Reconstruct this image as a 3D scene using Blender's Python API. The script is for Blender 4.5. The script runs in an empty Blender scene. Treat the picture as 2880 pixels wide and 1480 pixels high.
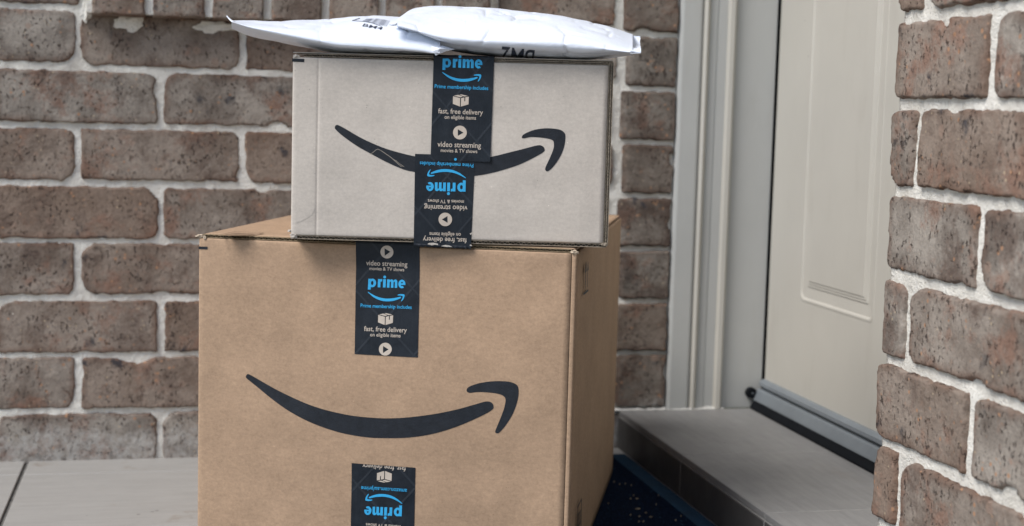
import bpy, bmesh, math, random
from math import sin, cos, pi, radians
from mathutils import Vector, Matrix, noise
from mathutils.bvhtree import BVHTree

scene = bpy.context.scene
COL = scene.collection
V = Vector

# ------------------------------------------------------------------ camera
W, H = 2880.0, 1480.0                      # photograph size, used to turn pixels into directions
FPX = 4216.7
CAM = V((0.1440, -2.3190, 0.5126))
YAW, PITCH, ROLL = radians(12.665), radians(-5.812), radians(1.544)
_f = V((sin(YAW) * cos(PITCH), cos(YAW) * cos(PITCH), sin(PITCH)))
_r0 = V((cos(YAW), -sin(YAW), 0))
_u0 = _r0.cross(_f)
_r = cos(ROLL) * _r0 + sin(ROLL) * _u0
_u = -sin(ROLL) * _r0 + cos(ROLL) * _u0
cam_data = bpy.data.cameras.new('camera')
cam = bpy.data.objects.new('camera', cam_data)
COL.objects.link(cam)
M = Matrix((_r, _u, -_f)).transposed().to_4x4()
M.translation = CAM
cam.matrix_world = M
cam_data.sensor_width = 36.0
cam_data.lens = 36.0 * FPX / W
cam_data.clip_start = 0.05
cam_data.clip_end = 500
cam_data.dof.use_dof = True
cam_data.dof.focus_distance = 1.64
cam_data.dof.aperture_fstop = 5.6
scene.camera = cam

# ------------------------------------------------------------------ light
world = bpy.data.worlds.new('World')
scene.world = world
world.use_nodes = True
wt = world.node_tree
wt.nodes.clear()
SUN_EL, SUN_AZ = radians(50), radians(246)      # azimuth clockwise from +Y
sky = wt.nodes.new('ShaderNodeTexSky')
sky.sky_type = 'NISHITA'
sky.sun_disc = False
sky.sun_elevation = SUN_EL
sky.sun_rotation = SUN_AZ
sky.air_density = 1.0
sky.dust_density = 1.0
sky.ozone_density = 1.0
bg = wt.nodes.new('ShaderNodeBackground')
bg.inputs['Strength'].default_value = 0.07
wo = wt.nodes.new('ShaderNodeOutputWorld')
wt.links.new(sky.outputs[0], bg.inputs[0])
wt.links.new(bg.outputs[0], wo.inputs[0])
sd = bpy.data.lights.new('sun', 'SUN')
sd.energy = 1.5
sd.angle = radians(30)
sd.color = (1.0, 0.98, 0.95)
sun = bpy.data.objects.new('sun', sd)
COL.objects.link(sun)
sdir = V((sin(SUN_AZ) * cos(SUN_EL), cos(SUN_AZ) * cos(SUN_EL), sin(SUN_EL)))
sun.rotation_euler = sdir.to_track_quat('Z', 'Y').to_euler()
vs = scene.view_settings
vs.view_transform = 'Standard'
vs.look = 'None'
vs.gamma = 1.0
vs.exposure = 1.34
vs.use_curve_mapping = False

# ------------------------------------------------------------------ helpers
def ray(px):
    return _f + (px[0] - W / 2) / FPX * _r - (px[1] - H / 2) / FPX * _u

def on_plane(px, o, n):
    d = ray(px)
    return CAM + d * ((o - CAM).dot(n) / d.dot(n))

def crop(x0, y0, f):
    return lambda x, y: (x0 + x / f, y0 + y / f)

def tag(o, label=None, cat=None, group=None, kind=None):
    if label: o['label'] = label
    if cat: o['category'] = cat
    if group: o['group'] = group
    if kind: o['kind'] = kind
    return o

def empty(name, loc, label, cat, group=None):
    o = bpy.data.objects.new(name, None)
    o.empty_display_size = 0.05
    o.location = loc
    COL.objects.link(o)
    return tag(o, label, cat, group)

def wpos(o):
    p = V((0, 0, 0))
    while o is not None:
        p += o.location
        o = o.parent
    return p

def mesh(name, verts, faces, mat, parent=None, origin=None, smooth=False):
    """verts in world coordinates; the object gets its origin at `origin`"""
    pw = wpos(parent)
    og = V(origin) if origin is not None else V(pw)
    me = bpy.data.meshes.new(name)
    me.from_pydata([tuple(V(v) - og) for v in verts], [], faces)
    me.update()
    if mat: me.materials.append(mat)
    if smooth: me.polygons.foreach_set('use_smooth', [True] * len(me.polygons))
    o = bpy.data.objects.new(name, me)
    o.location = og - pw
    COL.objects.link(o)
    o.parent = parent
    return o

def box_vf(x0, x1, y0, y1, z0, z1):
    v = [(x0, y0, z0), (x1, y0, z0), (x1, y1, z0), (x0, y1, z0), (x0, y0, z1), (x1, y0, z1), (x1, y1, z1), (x0, y1, z1)]
    f = [(0, 3, 2, 1), (4, 5, 6, 7), (0, 1, 5, 4), (1, 2, 6, 5), (2, 3, 7, 6), (3, 0, 4, 7)]
    return v, f

def bevel_box(name, x0, x1, y0, y1, z0, z1, mat, parent=None, bev=0.002, seg=2, M4=None, smooth=True):
    """bevelled box in its own frame M4 (or world)"""
    v, f = box_vf(x0, x1, y0, y1, z0, z1)
    bm = bmesh.new()
    vs_ = [bm.verts.new(p) for p in v]
    for q in f: bm.faces.new([vs_[i] for i in q])
    if bev: bmesh.ops.bevel(bm, geom=list(bm.edges), offset=bev, segments=seg, affect='EDGES', profile=0.5)
    bm.verts.index_update()
    vv = [(M4 @ w.co) if M4 is not None else w.co.copy() for w in bm.verts]
    ff = [[w.index for w in q.verts] for q in bm.faces]
    bm.free()
    return mesh(name, vv, ff, mat, parent, smooth=False)

def fbm(p, o=4, h=1.0):
    return noise.fractal(V(p), h, 2.0, o)

def sstep(a, b, x):
    t = max(0.0, min(1.0, (x - a) / (b - a)))
    return t * t * (3 - 2 * t)

def lerp(a, b, t): return a + (b - a) * t

def curve(knots):
    """smooth interpolation through (x, y) knots"""
    def f(x):
        if x <= knots[0][0]: return knots[0][1]
        if x >= knots[-1][0]: return knots[-1][1]
        for i in range(len(knots) - 1):
            if knots[i][0] <= x <= knots[i + 1][0]:
                x0, y0 = knots[i]; x1, y1 = knots[i + 1]
                xm, ym = knots[i - 1] if i > 0 else (2 * x0 - x1, 2 * y0 - y1)
                xp, yp = knots[i + 2] if i + 2 < len(knots) else (2 * x1 - x0, 2 * y1 - y0)
                t = (x - x0) / (x1 - x0)
                m0 = (y1 - ym) / (x1 - xm) * (x1 - x0); m1 = (yp - y0) / (xp - x0) * (x1 - x0)
                t2, t3 = t * t, t * t * t
                return (2 * t3 - 3 * t2 + 1) * y0 + (t3 - 2 * t2 + t) * m0 + (-2 * t3 + 3 * t2) * y1 + (t3 - t2) * m1
    return f

# ------------------------------------------------------------------ materials
class NT:
    def __init__(s, name):
        s.m = bpy.data.materials.new(name); s.m.use_nodes = True
        s.t = s.m.node_tree; s.t.nodes.clear()
        s.out = s.t.nodes.new('ShaderNodeOutputMaterial')
        s.b = s.t.nodes.new('ShaderNodeBsdfPrincipled')
        s.t.links.new(s.b.outputs[0], s.out.inputs[0])
    def n(s, typ, **kw):
        q = s.t.nodes.new(typ)
        for k, v in kw.items():
            if k in q.inputs: q.inputs[k].default_value = v
            else: setattr(q, k, v)
        return q
    def l(s, a, b): s.t.links.new(a, b)
    def coord(s, kind='Object', scale=(1, 1, 1), rand=False):
        c = s.n('ShaderNodeTexCoord').outputs[kind]
        if rand:
            oi = s.n('ShaderNodeObjectInfo')
            mu = s.n('ShaderNodeVectorMath', operation='SCALE'); mu.inputs['Scale'].default_value = 37.0
            cb = s.n('ShaderNodeCombineXYZ')
            s.l(oi.outputs['Random'], cb.inputs[0]); s.l(oi.outputs['Random'], cb.inputs[1]); s.l(oi.outputs['Random'], cb.inputs[2])
            s.l(cb.outputs[0], mu.inputs[0])
            ad = s.n('ShaderNodeVectorMath', operation='ADD')
            s.l(c, ad.inputs[0]); s.l(mu.outputs[0], ad.inputs[1]); c = ad.outputs[0]
        if scale != (1, 1, 1):
            mp = s.n('ShaderNodeMapping'); mp.inputs['Scale'].default_value = scale
            s.l(c, mp.inputs[0]); c = mp.outputs[0]
        return c
    def noise(s, c, scale, detail=4, rough=0.6):
        q = s.n('ShaderNodeTexNoise', Scale=scale, Detail=detail, Roughness=rough); s.l(c, q.inputs['Vector']); return q.outputs['Fac']
    def voro(s, c, scale, feature='F1', rnd=1.0):
        q = s.n('ShaderNodeTexVoronoi', feature=feature, Scale=scale, Randomness=rnd); s.l(c, q.inputs['Vector']); return q
    def ramp(s, fac, stops):
        q = s.n('ShaderNodeValToRGB')
        el = q.color_ramp.elements
        while len(el) < len(stops): el.new(0.5)
        for e, (p, c) in zip(el, stops):
            e.position = p; e.color = (c, c, c, 1) if isinstance(c, (int, float)) else (*c, 1)
        s.l(fac, q.inputs[0]); return q.outputs[0]
    def mix(s, fac, a, b, mode='MIX'):
        q = s.n('ShaderNodeMix', data_type='RGBA', blend_type=mode)
        for sock, v in ((q.inputs[0], fac), (q.inputs[6], a), (q.inputs[7], b)):
            if isinstance(v, (int, float)): sock.default_value = v
            elif isinstance(v, tuple): sock.default_value = (*v, 1)
            else: s.l(v, sock)
        return q.outputs[2]
    def math(s, op, a, b=0.0):
        q = s.n('ShaderNodeMath', operation=op)
        for i, v in enumerate((a, b)):
            if isinstance(v, (int, float)): q.inputs[i].default_value = v
            else: s.l(v, q.inputs[i])
        return q.outputs[0]
    def bump(s, h, dist=0.001, strength=1.0):
        q = s.n('ShaderNodeBump', Strength=strength, Distance=dist); s.l(h, q.inputs['Height']); s.l(q.outputs[0], s.b.inputs['Normal']); return q
    def set(s, color=None, rough=None, spec=None, metal=None):
        if color is not None:
            if isinstance(color, tuple): s.b.inputs['Base Color'].default_value = (*color, 1)
            else: s.l(color, s.b.inputs['Base Color'])
        if rough is not None:
            if isinstance(rough, (int, float)): s.b.inputs['Roughness'].default_value = rough
            else: s.l(rough, s.b.inputs['Roughness'])
        if spec is not None: s.b.inputs['Specular IOR Level'].default_value = spec
        if metal is not None: s.b.inputs['Metallic'].default_value = metal
        return s.m

def m_brick(name, tint=1.0, edge_attr=True, lime=None):
    t = NT(name)
    c = t.coord('Object', rand=True)
    oi = t.n('ShaderNodeObjectInfo')
    base = t.mix(t.ramp(t.noise(c, 14, 5, .62), [(.34, 0), (.60, 1)]), (.080 * tint, .066 * tint, .055 * tint), (.214 * tint, .191 * tint, .164 * tint))
    base = t.mix(t.ramp(oi.outputs['Random'], [(.25, .05), (.95, .75)]), base, (.135 * tint, .093 * tint, .068 * tint))
    red = t.ramp(t.noise(c, 17, 7, .74), [(.53, 0), (.64, 1)])
    base = t.mix(t.math('MULTIPLY', red, .75), base, (.150 * tint, .085 * tint, .060 * tint))
    if edge_attr:
        at = t.n('ShaderNodeAttribute'); at.attribute_name = 'edge'
        ed = t.math('MULTIPLY', at.outputs['Fac'], t.ramp(t.noise(c, 15, 5, .7), [(.40, .08), (.60, 1)]))
        base = t.mix(t.math('MULTIPLY', ed, .85), base, (.095 * tint, .055 * tint, .038 * tint))
    br = t.ramp(t.noise(c, 11, 6, .72), [(.52, 0), (.64, 1)])
    base = t.mix(t.math('MULTIPLY', br, .75), base, (.068 * tint, .046 * tint, .036 * tint))
    ch = t.ramp(t.noise(c, 26, 8, .78), [(.60, 0), (.68, 1)])
    base = t.mix(t.math('MULTIPLY', ch, .8), base, (.035, .028, .027))
    # fine tonal grain
    base = t.mix(.45, base, t.ramp(t.noise(c, 230, 4, .75), [(.3, .32), (.7, .68)]), 'OVERLAY')
    # orange / cream grit
    v1 = t.voro(c, 95); sel = t.ramp(t.noise(c, 33, 2), [(.56, 0), (.6, 1)])
    g = t.math('MULTIPLY', t.ramp(v1.outputs['Distance'], [(.16, 1), (.26, 0)]), sel)
    base = t.mix(t.math('MULTIPLY', g, .85), base, (.36, .20, .115))
    v1b = t.voro(c, 130); sel = t.ramp(t.noise(c, 41, 2), [(.60, 0), (.64, 1)])
    g = t.math('MULTIPLY', t.ramp(v1b.outputs['Distance'], [(.14, 1), (.22, 0)]), sel)
    base = t.mix(t.math('MULTIPLY', g, .8), base, (.42, .33, .22))
    # dark blue slag blotches
    v2 = t.voro(c, 30); sel = t.ramp(t.noise(c, 10, 4), [(.56, 0), (.62, 1)])
    wob = t.math('ADD', v2.outputs['Distance'], t.math('MULTIPLY', t.math('SUBTRACT', t.noise(c, 85, 5, .7), .5), 1.0))
    d2 = t.math('MULTIPLY', t.ramp(wob, [(.16, 1), (.30, 0)]), sel)
    base = t.mix(t.math('MULTIPLY', d2, .85), base, (.030, .032, .040))
    # large pale pebbles
    v3 = t.voro(c, 38); sel = t.ramp(t.noise(c, 9, 2), [(.55, 0), (.58, 1)])
    g = t.math('MULTIPLY', t.ramp(v3.outputs['Distance'], [(.2, 1), (.25, 0)]), sel)
    base = t.mix(t.math('MULTIPLY', g, .55), base, (.27, .185, .14))
    # pits
    pn = t.noise(t.coord('Object', (1.4, 1.4, 1), rand=True), 150, 3, .62)
    pit = t.math('MULTIPLY', t.ramp(pn, [(.575, 0), (.65, 1)]), t.ramp(t.noise(c, 30, 3), [(.42, .15), (.56, 1)]))
    base = t.mix(t.math('MULTIPLY', pit, .85), base, (.044, .030, .025))
    if lime is not None:
        ge = t.n('ShaderNodeNewGeometry'); sx = t.n('ShaderNodeSeparateXYZ'); t.l(ge.outputs['Position'], sx.inputs[0])
        zz = t.math('ADD', sx.outputs[2], t.math('MULTIPLY', t.math('SUBTRACT', t.noise(ge.outputs['Position'], 26, 5, .65), .5), .085))
        mk = t.math('MULTIPLY', t.ramp(t.math('ADD', t.math('MULTIPLY', t.math('SUBTRACT', zz, lime), 12), .5), [(.42, 1), (.58, 0)]), t.ramp(t.noise(ge.outputs['Position'], 60, 4, .7), [(.4, .25), (.6, 1)]))
        base = t.mix(t.math('MULTIPLY', mk, .75), base, (.42, .40, .37))
    h = t.math('SUBTRACT', t.math('ADD', t.math('MULTIPLY', t.noise(c, 60, 5, .65), .9), t.math('MULTIPLY', t.noise(c, 350, 3, .6), .22)), t.math('MULTIPLY', pit, .55))
    t.bump(h, .0034, .9)
    return t.set(base, .88, .25)

def m_mortar():
    t = NT('mortar')
    c = t.coord('Object')
    base = t.mix(t.ramp(t.noise(c, 18, 5, .65), [(.3, 0), (.7, 1)]), (.70, .665, .595), (.87, .84, .77))
    base = t.mix(t.math('MULTIPLY', t.ramp(t.noise(c, 7, 4, .7), [(.52, 0), (.7, 1)]), .4), base, (.46, .42, .36))
    sp = t.voro(c, 240)
    dk = t.math('MULTIPLY', t.ramp(sp.outputs['Distance'], [(.12, 1), (.24, 0)]), t.ramp(t.noise(c, 50, 2), [(.55, 0), (.6, 1)]))
    base = t.mix(t.math('MULTIPLY', dk, .6), base, (.12, .10, .085))
    base = t.mix(.35, base, t.ramp(t.noise(c, 400, 3, .7), [(.25, .35), (.75, .65)]), 'OVERLAY')
    t.bump(t.math('ADD', t.noise(c, 90, 6, .75), t.math('MULTIPLY', t.noise(c, 420, 2), .4)), .005, 1.0)
    return t.set(base, .95, .1)

def m_card(name, col, fleck=.5, mott=.1, grain=1.0):
    t = NT(name)
    c = t.coord('Object')
    n1 = t.noise(c, 16, 4, .6)
    base = t.mix(t.ramp(n1, [(.3, 0), (.7, 1)]), tuple(x * (1 - mott) for x in col), tuple(min(1, x * (1 + mott)) for x in col))
    # paper fibre mottling
    base = t.mix(.6 * grain, base, t.ramp(t.noise(c, 330, 5, .8), [(.25, .30), (.75, .70)]), 'OVERLAY')
    base = t.mix(.45 * grain, base, t.ramp(t.noise(t.coord('Object', (1, 1, 2.2)), 110, 4, .75), [(.3, .36), (.7, .64)]), 'OVERLAY')
    v = t.voro(c, 170); s = t.ramp(t.noise(c, 61, 2), [(.60, 0), (.63, 1)])
    fl = t.math('MULTIPLY', t.ramp(v.outputs['Distance'], [(.06, 1), (.14, 0)]), s)
    base = t.mix(t.math('MULTIPLY', fl, fleck), base, tuple(x * .35 for x in col))
    v = t.voro(t.coord('Object', (1, 1, 1.01)), 120); s = t.ramp(t.noise(c, 47, 2), [(.64, 0), (.66, 1)])
    fl = t.math('MULTIPLY', t.ramp(v.outputs['Distance'], [(.05, 1), (.1, 0)]), s)
    base = t.mix(t.math('MULTIPLY', fl, fleck), base, tuple(min(1, x * 1.7) for x in col))
    h = t.math('ADD', t.math('MULTIPLY', t.noise(c, 500, 3), .15), t.math('MULTIPLY', t.noise(t.coord('Object', (1, 1, .12)), 45, 2), .5))
    t.bump(h, .0012, .5)
    return t.set(base, .82, .22)

def m_plain(name, col, rough=.6, spec=.3, var=.08, sc=40, bump=.0, bs=300, metal=0.0):
    t = NT(name)
    c = t.coord('Object')
    base = t.mix(t.ramp(t.noise(c, sc, 5, .65), [(.3, 0), (.7, 1)]), tuple(x * (1 - var) for x in col), tuple(min(1, x * (1 + var)) for x in col))
    if bump: t.bump(t.noise(c, bs, 4, .65), bump, .6)
    return t.set(base, rough, spec, metal)

def m_tape():
    t = NT('printed_tape_black')
    c = t.coord('Object')
    base = t.mix(t.ramp(t.noise(c, 60, 5, .7), [(.3, 0), (.75, 1)]), (.0075, .0105, .0155), (.0155, .0205, .028))
    # diagonal reinforcement threads
    def threads(ax):
        w = t.n('ShaderNodeTexWave', wave_type='BANDS', bands_direction='X', Scale=6.5, Distortion=0.0)
        mp = t.n('ShaderNodeMapping'); mp.inputs['Rotation'].default_value = (0, radians(ax), 0)
        t.l(c, mp.inputs[0]); t.l(mp.outputs[0], w.inputs['Vector'])
        return t.ramp(w.outputs['Fac'], [(.990, 0), (1.0, 1)])
    th = t.math('MAXIMUM', threads(42), threads(-38))
    base = t.mix(t.math('MULTIPLY', th, .5), base, (.03, .036, .045))
    h = t.math('ADD', t.math('ADD', t.math('MULTIPLY', t.noise(c, 90, 3), .6), t.math('MULTIPLY', t.noise(t.coord('Object', (1, 1, .06)), 120, 3), .8)), t.math('MULTIPLY', th, .35))
    t.bump(h, .0012, .5)
    return t.set(base, t.ramp(t.noise(c, 30, 3), [(.3, .40), (.7, .6)]), .25)

def m_tile(name, a, b, dirt=.4, axis=0):
    t = NT(name)
    sc = (1.2, 14, 1) if axis == 0 else (14, 1.2, 1)
    c = t.coord('Object', rand=True)
    g = t.noise(t.coord('Object', sc, rand=True), 9, 6, .65)
    base = t.mix(t.ramp(g, [(.3, 0), (.7, 1)]), a, b)
    base = t.mix(.35, base, t.ramp(t.noise(t.coord('Object', tuple(x * 1.0 for x in sc), rand=True), 40, 4, .7), [(.25, .43), (.75, .57)]), 'OVERLAY')
    st = t.math('MULTIPLY', t.ramp(t.noise(c, 11, 5, .7), [(.60, 0), (.72, 1)]), dirt)
    base = t.mix(st, base, (.20, .155, .11))
    v = t.voro(c, 42); s = t.ramp(t.noise(c, 13, 2), [(.62, 0), (.65, 1)])
    sp = t.math('MULTIPLY', t.ramp(v.outputs['Distance'], [(.08, 1), (.14, 0)]), s)
    base = t.mix(t.math('MULTIPLY', sp, .8), base, (.06, .055, .05))
    t.bump(g, .0006, .4)
    return t.set(base, t.ramp(t.noise(c, 20, 4), [(.3, .42), (.7, .58)]), .4)

def m_paint(name, col, var=.05, dirt=(.30, .27, .22), amount=.3, rough=.42):
    t = NT(name)
    c = t.coord('Object')
    base = t.mix(t.ramp(t.noise(c, 5, 5, .6), [(.3, 0), (.7, 1)]), tuple(x * (1 - var) for x in col), tuple(min(1, x * (1 + var)) for x in col))
    dr = t.ramp(t.noise(t.coord('Object', (1, 1, .22)), 24, 6, .7), [(.55, 0), (.8, 1)])
    base = t.mix(t.math('MULTIPLY', dr, amount), base, dirt)
    v = t.voro(c, 26); s = t.ramp(t.noise(c, 10, 2), [(.63, 0), (.66, 1)])
    sp = t.math('MULTIPLY', t.ramp(v.outputs['Distance'], [(.035, 1), (.06, 0)]), s)
    base = t.mix(t.math('MULTIPLY', sp, .7), base, (.10, .085, .07))
    t.bump(t.noise(t.coord('Object', (1, 1, .3)), 70, 4), .0004, .4)
    return t.set(base, rough, .4)

MB = m_brick('brick', 1.52)
MB_LOW = m_brick('brick_limed', 1.42, lime=.012)
MB_COL = m_brick('brick_column', 1.1, lime=.036)
MB_PIL = m_brick('brick_pillar', 1.46)
MB_FAR = m_brick('brick_far', 1.45, edge_attr=False)
M_MORT = m_mortar()
M_KRAFT = m_card('kraft_card', (.37, .252, .165), .4, .08, .8)
M_GREY = m_card('grey_card', (.505, .455, .40), .6, .045, .5)
M_EDGE = m_plain('card_edge', (.25, .19, .12), .9, .1, .3, 200)
M_EDGE_G = m_plain('card_edge_grey', (.29, .245, .19), .9, .1, .3, 200)
M_TORN = m_plain('torn_paper', (.50, .41, .31), .9, .1, .2, 300)
M_TORN_G = m_plain('torn_paper_grey', (.48, .44, .39), .9, .1, .2, 300)
M_TAPE = m_tape()
M_INK = m_plain('black_ink', (.0125, .0155, .021), .62, .3, .3, 120, .0005, 500)
M_CYAN = m_plain('cyan_ink', (.035, .355, .66), .5, .3, .06, 200)
M_BEIGE = m_plain('beige_ink', (.50, .43, .36), .6, .3, .06, 200)
M_SCR = m_plain('scratch', (.24, .215, .185), .9, .1, .2, 200)
M_TILE = m_tile('porch_tile', (.295, .283, .263), (.345, .332, .31), .7)
M_TILE_S = m_tile('step_tile', (.20, .195, .19), (.255, .248, .24), .15, 1)
M_RISER_SHADED = m_tile('riser_tile', (.055, .052, .050), (.08, .076, .073), .1, 2)  # step tile darkened: the shade on the riser is put into its colour
M_GROUT = m_plain('floor_grout', (.17, .163, .15), .95, .1, .3, 60, .001, 300)
M_GROUT_S = m_plain('step_grout', (.30, .29, .275), .95, .1, .2, 60, .001, 300)
M_FRAME = m_paint('frame_paint', (.455, .455, .432), .05, (.30, .27, .22), .2)
M_DOOR = m_paint('door_paint', (.475, .452, .40), .04, (.34, .31, .26), .3)
M_SEAL = m_plain('seal_aluminium', (.24, .265, .285), .38, .5, .1, 15, .0003, 200, .35)
M_RUB = m_plain('rubber', (.006, .007, .009), .7, .12, .2)
M_CAULK = m_plain('caulk', (.55, .535, .50), .8, .2, .15, 80, .002, 150)

# ------------------------------------------------------------------ ground and porch floor
ZS = 0.0290                                    # top of the door step
ZF = -0.0327                                   # porch floor level
def soil():
    t = NT('soil'); c = t.coord('Object')
    base = t.mix(t.noise(c, 3, 6), (.06, .065, .03), (.14, .12, .08)); return t.set(base, .95, .1)
g = mesh('ground', *box_vf(-60, 60, -60, 60, ZF - .25, ZF - .16), soil()); tag(g, 'ground around the porch', None, None, 'structure')
slab = mesh('porch_floor', *box_vf(-2.4, .86, -3.6, .12, ZF - .16, ZF - .004), M_GROUT)
tag(slab, 'pale tiled porch floor', None, None, 'structure')
xj = [-1.875, -1.275, -.675, -.075, .525, .858]
yj = [.02, -.083, -.378, -.68, -.98, -1.28, -1.58, -1.88, -2.18, -2.48, -2.78, -3.08]
for i in range(len(xj) - 1):
    for j in range(len(yj) - 1):
        gx = .003
        gy = .0010 if j in (0, 1) else .0012
        ya, yb = yj[j + 1] + (.0010 if j == 0 else .0012), yj[j] - gy
        cx, cy = (xj[i] + xj[i + 1]) / 2, (ya + yb) / 2
        o = bevel_box('tile', xj[i] + gx, xj[i + 1] - gx, ya, yb, ZF - .0035, ZF + random.Random(i * 20 + j).uniform(-.0003, .0003), M_TILE, slab, .0008, 1)

# unseen porch ceiling, its depth set by how much sky it blocks
ceil = mesh('unseen_porch_ceiling', *box_vf(-2.4, 1.4, -0.3, .12, 2.70, 2.80), m_plain('soffit', (.62, .61, .58), .8, .2, .05, 5))
tag(ceil, 'unseen shallow porch ceiling above the doorway, shaped to block sky', None, None, 'structure')

# ------------------------------------------------------------------ brickwork
def make_brick_mesh(w, h, seed, depth=.05, nx=64, nz=24, rough=1.0, rcorner=None, dip=.017, round_left=0.0):
    """front sheet (facing -Y, at y = 0) of one brick with its worn edges, and a skirt going into the wall"""
    rnd = random.Random(seed)
    def axis(n, L):
        a = []
        for i in range(n + 1):
            t = i / n
            a.append(L * (t - .135 * sin(2 * pi * t)) - L / 2)
        return a
    xs, zs = axis(nx, w), axis(nz, h)
    rc = rcorner or [rnd.choice([.004, .006, .009, .013, .018, .024]) for _ in range(4)]
    off = V((rnd.uniform(-50, 50), rnd.uniform(-50, 50), rnd.uniform(-50, 50)))
    tilt_x, tilt_z = rnd.uniform(-.0016, .0016), rnd.uniform(-.001, .001)
    bev = rnd.uniform(.0018, .0034)
    verts, edge = [], []
    for z in zs:
        for x in xs:
            q = V((x, 0, z)) * 1.0 + off
            r = rc[(0 if x < 0 else 1) + (0 if z < 0 else 2)]
            r = min(r, h * .45)
            ax, az = abs(x) - (w / 2 - r), abs(z) - (h / 2 - r)
            sd = math.hypot(max(ax, 0), max(az, 0)) + min(max(ax, az), 0) - r      # <0 inside
            e = -sd
            e += rough * (.0020 * noise.noise(q * 55) + .0016 * noise.noise(q * 140) + .0009 * noise.noise(q * 320) - .0004)
            e -= rough * .006 * sstep(.42, .75, noise.noise(q * 26 + V((7, 3, 1))))
            if e < bev:
                t = 1 - max(e, -.004) / bev
                y = .0085 * t * t + (dip * sstep(1.0, 1.35, t))
            else:
                y = 0.0
            if round_left and x < -w / 2 + round_left:
                y += ((-w / 2 + round_left - x) / round_left) ** 2 * round_left * .8
            y += rough * (.0014 * noise.noise(q * 13) + .0007 * noise.noise(q * 45)) + tilt_x * x / (w / 2) + tilt_z * z / (h / 2)
            verts.append((x, y, z)); edge.append(max(0.0, min(1.0, 1 - (e - .001) / .011)))
    n1 = nx + 1
    faces = [(j * n1 + i, j * n1 + i + 1, (j + 1) * n1 + i + 1, (j + 1) * n1 + i) for j in range(nz) for i in range(nx)]
    ring = [i for i in range(n1)] + [j * n1 + nx for j in range(1, nz + 1)] + [nz * n1 + i for i in range(nx - 1, -1, -1)] + [j * n1 for j in range(nz - 1, 0, -1)]
    b0 = len(verts)
    for k in ring:
        verts.append((verts[k][0], depth, verts[k][2])); edge.append(1.0)
    m = len(ring)
    for k in range(m):
        faces.append((ring[(k + 1) % m], ring[k], b0 + k, b0 + (k + 1) % m))
    return verts, faces, edge

def place_brick(parent, centre, w, h, seed, mat, facing='-y', **kw):
    v, f, e = make_brick_mesh(w, h, seed, **kw)
    if facing == '-x': v = [(y, -x, z) for x, y, z in v]
    if facing == '+y': v = [(-x, -y, z) for x, y, z in v]
    me = bpy.data.meshes.new('brick')
    me.from_pydata(v, [], f); me.update()
    me.materials.append(mat)
    me.polygons.foreach_set('use_smooth', [True] * len(me.polygons))
    a = me.attributes.new('edge', 'FLOAT', 'POINT'); a.data.foreach_set('value', e)
    o = bpy.data.objects.new('brick', me)
    COL.objects.link(o); o.parent = parent
    o.location = V(centre) - wpos(parent)
    return o

def mortar_sheet(name, parent, u0, u1, z0, z1, y, step, facing, seed, amp=.0013, thick=.09):
    nx, nz = max(2, int((u1 - u0) / step)), max(2, int((z1 - z0) / step))
    vv = []
    for j in range(nz + 1):
        for i in range(nx + 1):
            u, z = lerp(u0, u1, i / nx), lerp(z0, z1, j / nz)
            q = V((u, seed, z))
            dy = amp * (1.1 * noise.noise(q * 24) + .9 * noise.noise(q * 70) + .6 * noise.noise(q * 160))
            vv.append((u, y + dy, z) if facing == '-y' else (y + dy, u, z))
    n1 = nx + 1
    ff = []
    for j in range(nz):
        for i in range(nx):
            q = (j * n1 + i, j * n1 + i + 1, (j + 1) * n1 + i + 1, (j + 1) * n1 + i)
            ff.append(q if facing == '-y' else q[::-1])
    ring = [i for i in range(n1)] + [j * n1 + nx for j in range(1, nz + 1)] + [nz * n1 + i for i in range(nx - 1, -1, -1)] + [j * n1 for j in range(nz - 1, 0, -1)]
    b0 = len(vv)
    for k in ring:
        a = vv[k]
        vv.append((a[0], y + thick, a[2]) if facing == '-y' else (y + thick, a[1], a[2]))
    m = len(ring)
    for k in range(m):
        q = (ring[(k + 1) % m], ring[k], b0 + k, b0 + (k + 1) % m)
        ff.append(q if facing == '-y' else q[::-1])
    ff.append(tuple(range(b0, b0 + m)) if facing == '-y' else tuple(range(b0 + m - 1, b0 - 1, -1)))
    return mesh(name, vv, ff, M_MORT, parent, smooth=True)

def far_bricks(parent, cells, facing):
    """bricks beyond the picture: one joined part of plain bevelled bricks"""
    bm = bmesh.new()
    for (c, w, h) in cells:
        d = .03
        sx, sy = (w, d) if facing == '-y' else (d, w)
        r = bmesh.ops.create_cube(bm, size=1.0, matrix=Matrix.Translation(c) @ Matrix.Diagonal((sx, sy, h, 1)))
    bmesh.ops.bevel(bm, geom=list(bm.edges), offset=.004, segments=1, affect='EDGES')
    bm.verts.index_update()
    vv = [v.co.copy() for v in bm.verts]; ff = [[v.index for v in q.verts] for q in bm.faces]
    bm.free()
    o = mesh('brick', vv, ff, MB_FAR, parent)
    tag(o, None, None, None, 'stuff')
    return o

BH, PW = .0802, .2340
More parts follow.
